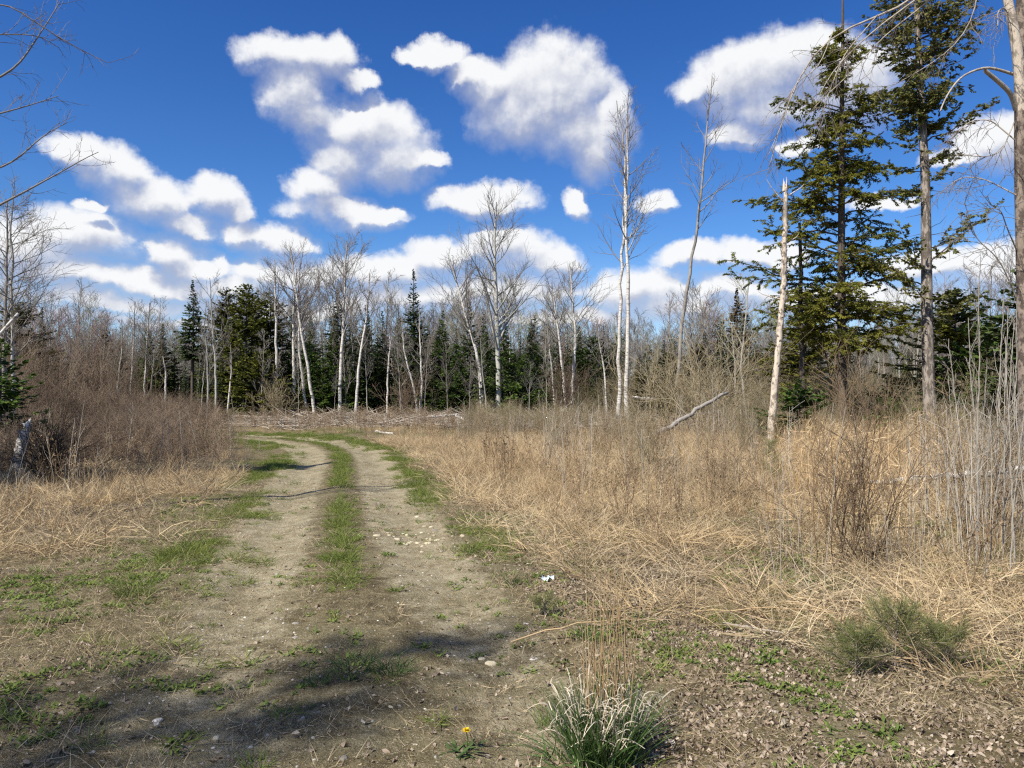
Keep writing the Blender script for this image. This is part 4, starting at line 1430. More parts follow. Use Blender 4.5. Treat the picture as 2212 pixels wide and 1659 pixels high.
reeds = [reed(460 + i) for i in range(5)]
P, s, g = pts_in(60000, 2, 16, 6.5, 22, lambda x, y, s: np.exp(-(((x - .47 * y) / (.085 * y)) ** 2)) * .042 * sstep(6.8, 8, y) * sstep(.42, .64, fbm(x * .8, y * .8, 44)), 52, 1.0)
scatter('tall_straw_grass', 'tall golden straw grass standing in front of the big right trees', 'tall grass', reeds, P, g.uniform(0, 6.28, len(P)), g.uniform(.5, 1.05, len(P)), g.normal(size=(len(P), 2)) * .07)

# --- dry weed stalks
def weed(seed, h=.8, mat='weed'):
    g = np.random.default_rng(seed)
    mb = MB()
    n = 4
    S = np.zeros((n, 3)); S[:, :2] = g.normal(size=(n, 2)) * .06
    D = nrm(np.array([[0, 0, 1.]]) + g.normal(size=(n, 3)) * .14)
    P1 = grow(S, D, g.uniform(.6, 1.1, n) * h, 6, g, .03, .06)
    R1 = taper(np.full(n, .0038), np.full(n, .0022), 7)
    mb.tubes(P1, R1, 3, tone=.3)
    S, D, t, r, p = spawn(P1, R1, 9, g, .35, 1., .6, .25)
    P2 = grow(S, D, g.uniform(.06, .22, len(S)) * h, 2, g, .08, .1)
    mb.tubes(P2, taper(np.full(len(S), .002), np.full(len(S), .0016), 3), 3, tone=.4)
    k = g.integers(0, len(P2), 50)
    D = nrm(g.normal(size=(50, 3)) + np.array([[0, 0, -.3]]))
    mb.kites(P2[k, 2], D, g.uniform(.02, .06, 50), np.full(50, .014), nrm(np.cross(D, g.normal(size=(50, 3)))), g.uniform(.2, 1, 50))
    return mb.mesh('weed', M[mat])


weeds = [weed(470 + i, .75) for i in range(6)]


def p_weed(x, y, s):
    right = sstep(2.0, 3.4, s) * sstep(6.5, 10, y + x * .6)
    left = sstep(2.0, 2.8, -s) * sstep(6.5, 9, y)
    return np.clip(right * (.25 + .75 * (fbm(x * .35, y * .35, 61, 3) > .5)) + left * .45, 0, 1) * .32


P, s, g = pts_in(22000, -20, 30, 5.5, 44, p_weed, 53, 1.3)
scatter('dry_weeds', 'thin brown dry weed stalks standing among the field grass', 'weeds', weeds, P, g.uniform(0, 6.28, len(P)), g.uniform(.5, 1.25, len(P)), g.normal(size=(len(P), 2)) * .1)

# --- thin bare stems
def stems(seed):
    g = np.random.default_rng(seed)
    mb = MB(); n = 3
    S = np.zeros((n, 3)); S[:, :2] = g.normal(size=(n, 2)) * .10
    P1 = grow(S, np.array([[0, 0, 1.]]) + g.normal(size=(n, 3)) * .07, g.uniform(.6, 1.5, n), 6, g, .01, .035)
    R1 = taper(g.uniform(.0022, .0042, n), np.full(n, .0015), 7)
    mb.tubes(P1, R1, 4, tone=.9)
    S, D, t, r, p = spawn(P1, R1, 3, g, .45, 1., .6, .2)
    mb.tubes(grow(S, D, g.uniform(.08, .3, len(S)), 3, g, .05, .1), taper(np.full(len(S), .002), np.full(len(S), .0014), 4), 3, tone=.8)
    return mb.mesh('stem', M['palestem'])


M['palestem'] = bladecol('pale_stems', [(.24, .20, .15), (.40, .355, .28), (.52, .48, .40)], 0.0, .8, tip=(.46, .42, .34))
st_p = [stems(495 + i) for i in range(6)]


def p_stem(x, y, s):
    px = 1106 + x / y * F
    return sstep(2.2, 3.5, s) * sstep(5.2, 7, y) * (.012 + .05 * sstep(.45, .6, fbm(x * .5, y * .5, 141)) + .42 * sstep(1880, 2120, px) * (y < 13)) + left_region(x, y + 4) * (y < 16) * .05


P, s, g = pts_in(16000, -12, 20, 5.0, 30, p_stem, 59, 1.1)
scatter('bare_stems', 'thin pale bare stems standing upright among the dry grass', 'stems', st_p, P, g.uniform(0, 6.28, len(P)), g.uniform(.45, 1.1, len(P)), g.normal(size=(len(P), 2)) * .06)

# --- green grass on the strip and the shoulders
gr_p = [tuft(480 + i, M['green'], 34, rad_=.08, h0=.04, h1=.13, w=.0055, lean=.5, curve=.8, seg=2) for i in range(5)]


def p_green(x, y, s):
    a = np.abs(s)
    f = fbm(x * 1.6, y * 1.6, 71)
    strip = np.exp(-(a / .15) ** 4) * sstep(.34, .56, fbm(x * 1.2, y * .8, 73)) * sstep(6.0, 7.4, y + (f - .5) * 2) * (1 - .45 * sstep(17, 22, y)) * (y < 31)
    lsh = (1 - .6 * sstep(14, 20, y)) * np.exp(-((-s - 1.45) / .42) ** 2) * sstep(5.8, 8.0, y) * sstep(.40, .56, f) * (1 - sstep(26, 30, y) * .5)
    rsh = np.exp(-((s - 1.42) / .30) ** 2) * sstep(7.0, 8.5, y) * sstep(.40, .55, f)
    far = np.exp(-((a - 1.5) / .6) ** 2) * sstep(19, 24, y) * .3 * sstep(.42, .6, f)
    fieldg = .09 * sstep(2.2, 3.5, s) * sstep(.56, .66, fbm(x * .8, y * .8, 171, 3)) * (y > 5)
    spars = fieldg + .035 * (a < 3.2) * sstep(.5, .62, f) * (y < 8)
    return np.clip(strip + lsh + rsh + far + spars, 0, 1)


P, s, g = pts_in(110000, -14, 14, 3.0, 34, p_green, 54, 1.1)
scatter('green_grass', 'fresh green grass on the centre strip and shoulders of the track', 'green grass', gr_p, P, g.uniform(0, 6.28, len(P)), g.uniform(.6, 1.3, len(P)), g.normal(size=(len(P), 2)) * .12)

# --- low weeds and moss leaves of the foreground
def rosette(seed, mat='weedleaf'):
    g = np.random.default_rng(seed)
    mb = MB(); n = 16
    a = g.uniform(0, 6.28, n); e = g.uniform(.05, .8, n)
    D = np.stack([np.cos(a) * np.cos(e), np.sin(a) * np.cos(e), np.sin(e)], -1)
    B = np.zeros((n, 3)); B[:, :2] = g.normal(size=(n, 2)) * .022; B[:, 2] = .004
    mb.kites(B, D, g.uniform(.018, .05, n), g.uniform(.008, .018, n), nrm(np.cross(D, np.array([[0, 0, 1.]]) + g.normal(size=(n, 3)) * .3)), g.uniform(0, 1, n))
    return mb.mesh('rosette', M[mat])


ros = [rosette(500 + i) for i in range(6)]


def p_ros(x, y, s):
    f = fbm(x * 1.3, y * 1.3, 81)
    return np.clip(sstep(.42, .60, f) * (.2 + .75 * (x < -.6 - .25 * y) * (y < 7) + .5 * sstep(1.2, 1.8, np.abs(s))) * (1 - .7 * np.exp(-((np.abs(s) - .75) / .3) ** 2) * (y > 4.5)), 0, 1)


P, s, g = pts_in(20000, -8, 9, 2.7, 12, p_ros, 55, .6)
scatter('low_green_weeds', 'small green weeds and moss leaves dotting the bare foreground soil', 'weeds', ros, P, g.uniform(0, 6.28, len(P)), g.uniform(.5, 1.3, len(P)))

# --- leaf litter
def leaf(seed, mat='litter'):
    g = np.random.default_rng(seed)
    mb = MB()
    L = .05; w = .034
    c1, c2 = g.uniform(-.014, .026, 2)
    V = [(-L / 2, 0, 0), (-L * .2, -w / 2, c1), (-L * .15, 0, -.003), (-L * .2, w / 2, c2), (L * .2, -w * .4, c2), (L * .2, 0, -.002), (L * .2, w * .4, c1), (L / 2, 0, g.uniform(-.004, .02))]
    V = np.array(V) + g.normal(size=(8, 3)) * .0022; V[:, 2] += .006
    mb.add(V, [(1, 4, 5, 2), (2, 5, 6, 3)], [(0, 1, 2), (0, 2, 3), (4, 7, 5), (5, 7, 6)], g.uniform(0, 1, 8))
    return mb.mesh('leaf', M[mat])


lfs = [leaf(520 + i) for i in range(8)]


def p_lit(x, y, s):
    f = fbm(x * 1.1, y * 1.1, 91)
    a = np.abs(s)
    return np.clip((.12 + .55 * sstep(.9, 1.8, a) + .3 * (y < 4.6)) * sstep(.34, .62, f) + .5 * (x > 1.0) * (y < 6.5) * sstep(.35, .5, f), 0, 1) * (1 - .6 * sstep(10, 15, y))


P, s, g = pts_in(110000, -10, 12, 2.5, 15, p_lit, 56, .55)
P2, s2, _ = pts_in(120000, .1, 7.5, 2.6, 8.5, lambda x, y, s: sstep(.3, 2.2, s + (fbm(x * 1.1, y * 1.1, 192) - .5) * 2.4) * (.12 + .5 * sstep(.38, .6, fbm(x * 1.4, y * 1.4, 191))), 156, .7)
P = np.concatenate([P, P2])
scatter('leaf_litter', 'dead brown and pinkish leaves strewn over the near ground', 'dead leaves', lfs, P, g.uniform(0, 6.28, len(P)), (.2 + .62 * g.uniform(0, 1, len(P)) ** 1.5)[:, None] * np.array([1.15, .75, 1.]), g.normal(size=(len(P), 2)) * .35)

# --- short dead stems in the foreground
chaff = [tuft(540 + i, M['thatch'], 9, rad_=.07, h0=.03, h1=.12, w=.0035, lean=1.3, curve=.2, seg=2, flat=.008) for i in range(5)]
P, s, g = pts_in(64000, -9, 10, 2.5, 14, lambda x, y, s: (.15 + .5 * sstep(.9, 1.7, np.abs(s))) * sstep(.3, .6, fbm(x * 2, y * 2, 95)), 57, .6)
scatter('grass_chaff', 'bits of broken dead grass lying on the soil', 'dead grass', chaff, P, g.uniform(0, 6.28, len(P)), g.uniform(.5, 1.4, len(P)))

# --- gravel
def pebble(seed):
    g = np.random.default_rng(seed)
    k = 7
    th = np.arange(k) * 6.283 / k
    mb = MB()
    r = g.uniform(.75, 1.2, k)
    lo = np.stack([np.cos(th) * r, np.sin(th) * r, np.full(k, -.15)], -1)
    hi = np.stack([np.cos(th) * r * .68, np.sin(th) * r * .68, g.uniform(.28, .45, k)], -1)
    V = np.concatenate([lo, hi, [[0, 0, .5]]]) * .012 * np.array([1, g.uniform(.6, .9), .8])
    q = [(i, (i + 1) % k, k + (i + 1) % k, k + i) for i in range(k)]
    tr = [(k + i, k + (i + 1) % k, 2 * k) for i in range(k)]
    mb.add(V, q, tr)
    return mb.mesh('pebble', M['pebble'])


pebs = [pebble(560 + i) for i in range(6)]
P, s, g = pts_in(30000, -6, 3, 2.6, 18, lambda x, y, s: np.clip(np.exp(-((np.abs(s) - .78) / .5) ** 2) * sstep(.38, .6, fbm(x * 1.5, y * 1.5, 99)) * .8 + .06, 0, 1), 58, .6)
scatter('gravel', 'small grey and pale pebbles scattered in the wheel ruts', 'gravel', pebs, P, g.uniform(0, 6.28, len(P)), g.uniform(.25, 1.1, len(P)) ** 1.6)


# --- shrubby brush
def shrub(seed, h, mat, stems=16, spread=.55, up=.03, n2=6, n3=4, r=.007):
    g = np.random.default_rng(seed)
    mb = MB()
    S = np.zeros((stems, 3)); S[:, :2] = g.normal(size=(stems, 2)) * .12 * h
    a = g.uniform(0, 6.28, stems); e = np.abs(g.normal(size=stems)) * spread
    D = np.stack([np.cos(a) * np.sin(e), np.sin(a) * np.sin(e), np.cos(e)], -1)
    L = h * g.uniform(.6, 1.15, stems)
    P1 = grow(S, D, L, 6, g, up, .09)
    R1 = taper(np.full(stems, r), np.full(stems, r * .4), 7)
    mb.tubes(P1, R1, 3, tone=g.uniform(0, 1, stems))
    S, D, t, rr, p = spawn(P1, R1, n2, g, .25, 1., .6, .25)
    L2 = L[p] * g.uniform(.2, .5, len(p))
    P2 = grow(S, D, L2, 3, g, up, .14)
    R2 = taper(np.full(len(p), r * .5), np.full(len(p), r * .3), 4)
    mb.tubes(P2, R2, 3, tone=g.uniform(0, 1, len(p)))
    if n3:
        S, D, t, rr, p3 = spawn(P2, R2, n3, g, .2, 1., .6, .3)
        P3 = grow(S, D, L2[p3] * g.uniform(.25, .6, len(p3)), 2, g, up, .15)
        mb.tubes(P3, taper(np.full(len(p3), r * .32), np.full(len(p3), r * .24), 3), 3, tone=g.uniform(0, 1, len(p3)))
    return mb.mesh('shrub', M[mat])


br_p = [shrub(600 + i, 1.1, 'brush', 16, .75, -.01) for i in range(5)]


def p_brush(x, y, s):
    return left_region(x, y) * sstep(13.2, 14.6, y + (fbm(x * .5, y * .5, 7) - .5) * 2) * (.35 + .65 * sstep(.35, .6, fbm(x * .5, y * .5, 17)))


P, s, g = pts_in(5400, -34, -4, 12.5, 44, p_brush, 60, 1.2)
scatter('brown_brush', 'tangled reddish brown leafless brush covering the ground left of the track', 'brush', br_p, P, g.uniform(0, 6.28, len(P)), g.uniform(.4, 1.1, len(P)) * (.5 + .75 * fbm(P[:, 0] * .3, P[:, 1] * .3, 217, 2)) * (.92 + .30 * sstep(20, 34, P[:, 1])), g.normal(size=(len(P), 2)) * .25)

# taller leafless thicket behind the brush on the left, and on the right
th_p = [shrub(620 + i, 3.4, 'brush', 10, .20, .05, 8, 4, .014) for i in range(5)]
P, s, g = pts_in(800, -50, -6, 24, 52, lambda x, y, s: left_region(x, y) * sstep(22, 28, y) * (.04 + .9 * (x / y < -.50 - .05 * np.sin(y))) * .4, 61, 1.3)
scatter('left_thicket', 'dense grey brown leafless thicket behind the brush on the left', 'thicket', th_p, P, g.uniform(0, 6.28, len(P)), g.uniform(.5, 1.2, len(P)))
tho_p = [shrub(640 + i, 3.6, 'brusholive', 12, .24, .05, 8, 4, .014) for i in range(5)]


def p_thr(x, y, s):
    px = 1106 + x / y * F
    edge = np.interp(px, [950, 1180, 1300, 1500, 1650, 1800, 2000, 2300], [60, 45, 41, 36, 27, 24, 20, 15])
    return sstep(0, 2.5, y - edge) * (px > 1150) * .7


P, s, g = pts_in(1700, 0, 45, 14, 56, p_thr, 62, 1.2, 6)
scl = g.uniform(.3, .95, len(P)) * np.interp(1106 + P[:, 0] / P[:, 1] * F, [1150, 1400, 1700, 2200], [.55, .8, .75, .62])
scatter('right_thicket', 'olive brown leafless thicket along the right side of the clearing', 'thicket', tho_p, P, g.uniform(0, 6.28, len(P)), scl)

brr_p = [shrub(660 + i, 1.3, 'brusholive', 14, .4, .02) for i in range(4)]
P, s, g = pts_in(2300, -2, 34, 12, 48, lambda x, y, s: sstep(.3, .62, fbm(x * .22, y * .22, 120, 3)) * sstep(3, 6, s) * sstep(12, 20, y + x * .5) * .55, 63, 1.3)
scatter('field_brush', 'low olive brown brush scattered through the right field', 'brush', brr_p, P, g.uniform(0, 6.28, len(P)), g.uniform(.3, .85, len(P)))

# --- far wood: reads as one mass
fw = [v[0] for v in VAR] + [v[1] for v in VAR]


def far_wood():
    protos = []
    for (tm, cm, _, _) in VAR + CVAR:
        import bmesh
        bm = bmesh.new(); bm.from_mesh(tm); bm.from_mesh(cm)
        me = bpy.data.meshes.new('far_tree'); bm.to_mesh(me); bm.free()
        me.materials.append(cm.materials[0])
        protos.append(me)
    g = np.random.default_rng(900)
    n = 1500
    y = g.uniform(62, 135, n); x = g.uniform(-1, 1, n) * (y * .72 + 8)
    idx = g.choice(len(protos), n, p=np.array([.08, .12, .03, .14, .06, .07, .04, .11, .12, .09, .07, .07]))
    H = np.where(idx < 8, g.uniform(5.5, 10.5, n), g.uniform(4.5, 8.5, n))
    s = np.where(idx < 8, H / 10, H / 8)
    s3 = np.stack([s * 1.15, s * 1.15, s], -1)
    P = np.stack([x, y, hz(x, y)], -1)
    scatter('distant_wood', 'grey brown far wood of bare trees and dark conifers closing the view', 'wood', protos, P, g.uniform(0, 6.28, n), s3, idx=idx)


far_wood()

# --- slash (felling waste) at the wood edge
def slash_p(seed):
    g = np.random.default_rng(seed)
    mb = MB(); n = 26
    S = g.normal(size=(n, 3)) * np.array([.8, .5, .06]); S[:, 2] = np.abs(S[:, 2]) + .06
    a = g.normal(size=n) * .7
    D = np.stack([np.cos(a), np.sin(a), g.normal(size=n) * .16], -1) * g.choice([-1, 1], n)[:, None]
    P1 = grow(S, D, g.uniform(.4, 1.8, n), 5, g, 0, .08)
    P1[:, :, 2] = np.maximum(P1[:, :, 2], .03)
    R1 = taper(g.uniform(.008, .035, n), np.full(n, .006), 6)
    mb.tubes(P1, R1, 4, tone=.03)
    return mb.mesh('slash', M['weather'])


sl_p = [slash_p(680 + i) for i in range(4)]


def p_slash(x, y, s):
    px = 1106 + x / y * F
    return (px > 480) * (px < 1500) * sstep(33, 36, y) * (1 - sstep(44, 47, y)) * np.interp(px, [480, 700, 900, 1120, 1500], [.3, .6, 1, 1, .2]) * (s > 1.8)


P, s, g = pts_in(850, -16, 14, 33, 47, p_slash, 64)
scatter('felling_waste', 'grey broken branches left lying along the foot of the tree line', 'dead branches', sl_p, P, g.uniform(0, 6.28, len(P)), g.uniform(.6, 1.2, len(P)))


# ------------------------------------------------------------------ single small things
def log_thing(name, label, cat, A, B, r0, r1, mat, stubs=0, seed=1, sag=0.):
    g = np.random.default_rng(seed)
    n = 16
    t = np.linspace(0, 1, n)[:, None]
    P = np.array(A) * (1 - t) + np.array(B) * t
    P[1:-1] += g.normal(size=(n - 2, 3)) * r0 * .35
    P[:, 2] -= sag * np.sin(t[:, 0] * math.pi)
    R = np.linspace(r0, r1, n) * g.uniform(.9, 1.1, n)
    mb = MB(); mb.tubes(P[None], R[None], 9, cap=True, tone=.05)
    e = thing(name, label, cat, tuple(P[0]))
    obj('trunk', mb.mesh('trunk', M[mat], smooth=True, shift=P[0]), e)
    if stubs:
        sb = MB()
        S, D, _, r, _ = spawn(P[None], R[None], stubs, g, .2, .95, 1.1, .3)
        D[:, 2] = np.abs(D[:, 2])
        Pb = grow(S, D, g.uniform(.2, .7, stubs) * r0 * 12, 3, g, .03, .1)
        sb.tubes(Pb, taper(np.full(stubs, r0 * .18), np.full(stubs, r0 * .06), 4), 4, tone=.03)
        obj('branch_stubs', sb.mesh('branch_stubs', M[mat], shift=P[0]), e)
    return e


def px3(px, py, d):
    return (W(px, d), d, Zt(py, d))


# leaning fallen trunk in the right field
d1 = 24.0
log_thing('fallen_tree', 'grey fallen trunk slanting up out of the right field grass', 'fallen tree', (W(1395, d1), d1, gz(W(1395, d1), d1) + .12), px3(1572, 848, d1 + 1), .085, .05, 'grey', 6, 3)
log_thing('fallen_log', 'long pale thin log lying behind the straw stems at right', 'log', px3(2225, 1014, 10.5), px3(1780, 1046, 11.5), .045, .026, 'birch', 5, 4)
log_thing('fallen_log', 'short white log lying just right of the twin tall birches', 'log', px3(1366, 858, 38), px3(1415, 862, 38.5), .06, .05, 'birch', 0, 5)
log_thing('fallen_log', 'grey leaning pole in the felling waste left of the tall grey aspen', 'log', (W(920, 41), 41, .25), px3(1045, 893, 42), .06, .04, 'weather', 4, 6)
log_thing('fallen_log', 'pale bleached log lying on the felling waste below the tallest pointed spruce', 'log', (W(905, 38), 38, .35), (W(990, 39), 39, .5), .07, .05, 'birch', 3, 7)
log_thing('fallen_log', 'short broken white log on the waste below the curved white birch', 'log', (W(985, 37), 37, .5), (W(1015, 36), 36, .15), .06, .04, 'birch', 2, 8)
log_thing('fallen_log', 'thin pale pole lying at the wood edge below the crossed birches', 'log', (W(500, 43), 43, .3), (W(590, 42), 42, .25), .045, .035, 'weather', 2, 9)
log_thing('fallen_log', 'arched grey branch on the ground left of the crossed birches', 'log', (W(620, 42), 42, .1), (W(690, 42), 42, .35), .04, .03, 'weather', 2, 10, sag=-.3)
log_thing('fallen_log', 'small bleached log beside the far right shoulder of the track', 'log', (W(1052 - 240, 30), 30, .08), (W(850, 29), 29, .06), .05, .03, 'birch', 1, 11)
log_thing('fallen_log', 'pale broken stick lying across the near right litter by the seedling pine', 'log', (W(1560, 5.3), 5.3, .02), (W(1690, 5.05), 5.05, .03), .008, .005, 'weather', 2, 12)

# broken stub on the left
def stub():
    g = np.random.default_rng(31)
    d = 14.2
    P = resample(np.array([(W(36, d), d, .0), px3(46, 968, d), px3(56, 935, d), px3(66, 905, d)]), 18)
    P[:, :2] += g.normal(size=(18, 2)) * .008
    R = np.interp(np.linspace(0, 1, 18), [0, .7, .92, 1], [.13, .085, .055, .015]) * g.uniform(.85, 1.15, 18)
    mb = MB(); mb.tubes(P[None], R[None], 9, cap=True, tone=.05)
    b = P[0]
    e = thing('tree_stump', 'broken white topped birch stump in the brown brush at left', 'stump', tuple(b))
    obj('stump_wood', mb.mesh('stump_wood', M['birch'], smooth=True, shift=b), e)
    sb = MB()
    for k in range(4):
        a = P[6 + k * 3]
        dd = nrm(np.array([g.normal() - .6, g.normal() * .5, .6]))
        sb.tubes(np.array([a, a + dd * .08, a + dd * .16]), np.array([.03, .02, .003]), 4, tone=.05)
    obj('peeling_bark', sb.mesh('peeling_bark', M['birch'], shift=b), e)


stub()

# ---- saplings
SAPV = []
for i in range(8):
    g = np.random.default_rng(700 + i)
    H = 3.0
    le = g.normal(size=2) * .12
    P = np.array([(0, 0, -.05), (le[0] * .3, le[1] * .3, H * .35), (le[0], le[1], H * .7), (le[0] * 1.6 + g.normal() * .05, le[1] * 1.4, H)])
    tb, cb = bare(P, .016, .005, g, 9, .3, .16, .5, .08, 3, 2, rt=.0028, k=5, flare=False, wig=.1)
    SAPV.append((tb.mesh('stem', M['sapling'], smooth=True), cb.mesh('twigs', M['sapling'])))


def sapling(px, d, H, label, group, thick=1., name='sapling', rz=None, lean=0., v=None):
    g = np.random.default_rng(int(px * 7 + d * 100))
    x = W(px, d)
    e = thing(name, label, name.replace('_', ' '), (x, d, gz(x, d)), group, g.uniform(0, 6.28) if rz is None else rz)
    v = int(g.integers(0, len(SAPV))) if v is None else v
    s = H / 3.0
    e.scale = (s ** .5 * thick * .6, s ** .5 * thick * .6, s)
    e.rotation_euler = (g.normal() * .04, lean + g.normal() * .03, e.rotation_euler[2])
    obj('stem', SAPV[v][0], e); obj('twigs', SAPV[v][1], e)


NUM = ['first', 'second', 'third', 'fourth', 'fifth', 'sixth', 'seventh', 'eighth', 'ninth', 'tenth', 'eleventh', 'twelfth', 'thirteenth', 'fourteenth', 'fifteenth', 'sixteenth', 'seventeenth',
       'eighteenth', 'nineteenth', 'twentieth', 'twenty-first', 'twenty-second', 'twenty-third', 'twenty-fourth', 'twenty-fifth', 'twenty-sixth', 'twenty-seventh', 'twenty-eighth', 'twenty-ninth', 'thirtieth']
g = np.random.default_rng(33)
# pale poles by the right edge
R_S = sorted([(2120, 9.5, 690), (2070, 10.5, 800), (2150, 8.2, 760), (2165, 7.6, 660), (2190, 7.0, 720), (2210, 7.4, 640), (2098, 8.6, 850), (2088, 9.2, 730), (2135, 7.3, 830), (2178, 6.6, 850), (2050, 9.8, 880),
              (2108, 7.0, 600), (2200, 8.6, 560), (2145, 10.5, 620), (2025, 11.2, 830), (2125, 6.4, 900), (2160, 9.2, 700), (2005, 8.5, 900), (2222, 6.8, 780), (2075, 7.6, 940), (1985, 10.4, 950), (2185, 10.2, 640), (2140, 8.8, 880), (2112, 11.0, 780)])
for i, (px, d, ty) in enumerate(R_S):
    sapling(px, d, Zt(ty, d), 'slender pale sapling, %s from the left in the stand at the right edge' % NUM[i], 'pale saplings by the right edge', 1.05 if d < 9 else 1.25, v=int(g.integers(0, 8)))
# saplings in the middle of the right field
M_S = sorted([(1725, 14, 1000), (1630, 13.5, 905), (1520, 14, 1000), (1540, 22, 800), (1440, 12, 1010), (1487, 8.8, 1080), (1600, 30, 840), (1660, 30, 790), (1650, 17, 960), (1250, 33, 830), (1290, 34, 850), (1310, 33, 820), (1395, 33, 800), (1420, 32, 850),
              (1165, 34, 840), (1120, 30, 870), (1275, 26, 900), (1340, 24, 900), (1385, 18, 930), (1205, 20, 950), (1240, 30, 880), (1470, 30, 860), (1555, 27, 850), (1700, 19, 880)])
for i, (px, d, ty) in enumerate(M_S):
    sapling(px, d, Zt(ty, d), 'thin bare sapling, %s from the left in the right field' % NUM[i], 'thin saplings in the right field', 1.2 if d < 20 else 1.9, v=int(g.integers(0, 8)))
L_S = sorted([(22, 9.2, 1040), (100, 8.6, 1050), (45, 11, 1020), (140, 12, 985), (165, 11.6, 990), (205, 12.6, 960), (300, 14, 960), (350, 15, 905), (372, 15, 900), (395, 17, 890), (430, 18, 880), (470, 19, 900), (500, 18, 880), (540, 20, 900), (560, 20, 930),
              (275, 17, 870), (230, 13, 960), (445, 24, 860), (515, 26, 840), (80, 15, 900), (330, 24, 860)])
for i, (px, d, ty) in enumerate(L_S):
    sapling(px, d, Zt(ty, d), 'thin bare sapling, %s from the left between left edge and track' % NUM[i], 'thin saplings left of the track', .95 if d < 13 else 1.5, lean=.06 if 340 < px < 400 else 0, v=int(g.integers(0, 8)))


# ---- individual shrubs
def shrub_thing(name, label, px, d, h, mat, stems, spread, seed, n2=6, n3=4, r=.008, up=.03):
    x = W(px, d)
    me = shrub(seed, h, mat, stems, spread, up, n2, n3, r)
    o = obj(name, me, loc=(x, d, gz(x, d)))
    tag(o, label, 'shrub')


shrub_thing('leafless_shrub', 'dark brown many stemmed shrub at the foot of the tall straw, right foreground', 1845, 7.0, 1.25, 'weed', 26, .42, 801, 6, 4, .007)
shrub_thing('leafless_shrub', 'wide fan shaped olive shrub left of the leaning thin tree base', 1440, 30, 3.0, 'brusholive', 30, .55, 802, 8, 5, .018)
shrub_thing('leafless_shrub', 'fan of arching olive stems behind the grey fallen trunk', 1530, 28, 3.2, 'brusholive', 26, .6, 803, 8, 5, .016)
shrub_thing('leafless_shrub', 'reddish brown shrub below the two slanting white birches', 1225, 42, 3.0, 'brush', 24, .4, 804, 7, 4, .02)
shrub_thing('leafless_shrub', 'reddish brown shrub below the birch clump in the centre', 880, 45, 2.4, 'brush', 22, .4, 805, 7, 4, .02)
shrub_thing('leafless_shrub', 'low olive bush at the foot of the straight white birch', 597, 44, 1.9, 'brusholive', 26, .55, 806, 7, 5, .018)
shrub_thing('leafless_shrub', 'bare yellowish shrub with catkins in front of the hemlock trunk', 1850, 19, 2.3, 'weed', 9, .3, 807, 6, 3, .011)
shrub_thing('leafless_shrub', 'bare shrub with pale buds between hemlock trunk and cedar trunk', 1905, 17, 1.8, 'weed', 8, .3, 808, 6, 3, .010)
shrub_thing('leafless_shrub', 'tangled grey shrub around the pale saplings at the right edge', 2120, 8.4, 1.3, 'weed', 26, .45, 809, 6, 4, .007)
shrub_thing('leafless_shrub', 'dark twiggy shrub left of the tall straw in the right field', 1560, 11, 1.0, 'weed', 20, .5, 810, 5, 4, .006)
shrub_thing('leafless_shrub', 'tangled dark brush pile around the foot of the white topped stump', 110, 13.3, 1.15, 'dark_brush', 60, .95, 811, 7, 5, .008, -.03)


# ---- tufts of live grass that stand alone
def grass_thing(name, label, px, py, n, h0, h1, mat, seed, rad_=.1, w=.006, lean=.45, curve=.8, cat='grass tuft', group=None):
    d = gd(py)
    x = W(px, d)
    me = tuft(seed, M[mat], n, rad_=rad_, h0=h0, h1=h1, w=w, lean=lean, curve=curve, seg=4)
    return tag(obj(name, me, loc=(x, d, gz(x, d))), label, cat, group)


grass_thing('grass_tuft', 'bright green grass tuft alone on the left side of the near track', 288, 1285, 150, .12, .27, 'green', 820, .14)
grass_thing('grass_tuft', 'wider bright green grass tuft on the left shoulder farther up the track', 395, 1200, 220, .12, .30, 'green', 821, .24)
grass_thing('grass_tuft', 'small green tuft left of the blue scrap', 1107, 1262, 60, .08, .17, 'deepgreen', 822, .07)
grass_thing('grass_tuft', 'small yellow green tuft in the middle of the near right rut', 856, 1275, 30, .04, .09, 'green', 823, .05)
grass_thing('grass_tuft', 'dark green tuft in the tree shade near the bottom centre', 770, 1450, 80, .08, .18, 'deepgreen', 824, .13)
grass_thing('grass_tuft', 'shaded green tuft right of the centre shade tuft', 845, 1455, 70, .07, .16, 'deepgreen', 825, .10)
grass_thing('grass_tuft', 'thin shaded tuft left of the centre shade tuft', 690, 1480, 36, .07, .16, 'deepgreen', 826, .06)
grass_thing('grass_tuft', 'green tuft between the big tussock and the long straw stalk', 1275, 1380, 50, .10, .22, 'deepgreen', 827, .07)
grass_thing('grass_tuft', 'yellow green tuft left of the pine seedling in the right foreground', 1545, 1340, 90, .10, .2, 'green', 828, .13)
grass_thing('grass_tuft', 'small yellowish tuft above and left of the dandelion', 945, 1560, 40, .04, .11, 'green', 829, .06, lean=.9)
grass_thing('grass_tuft', 'pair of upright green blades left of the big tussock', 1175, 1545, 24, .08, .16, 'green', 830, .05, lean=.2)
grass_thing('grass_tuft', 'dim green tuft at the bottom edge left of centre', 560, 1640, 40, .04, .10, 'weedleaf', 831, .06)
grass_thing('grass_tuft', 'green tuft at the near end of the centre strip', 735, 1215, 90, .08, .18, 'green', 832, .14)
grass_thing('grass_tuft', 'small green sprout below the near end of the centre strip', 725, 1340, 20, .04, .09, 'green', 833, .04)


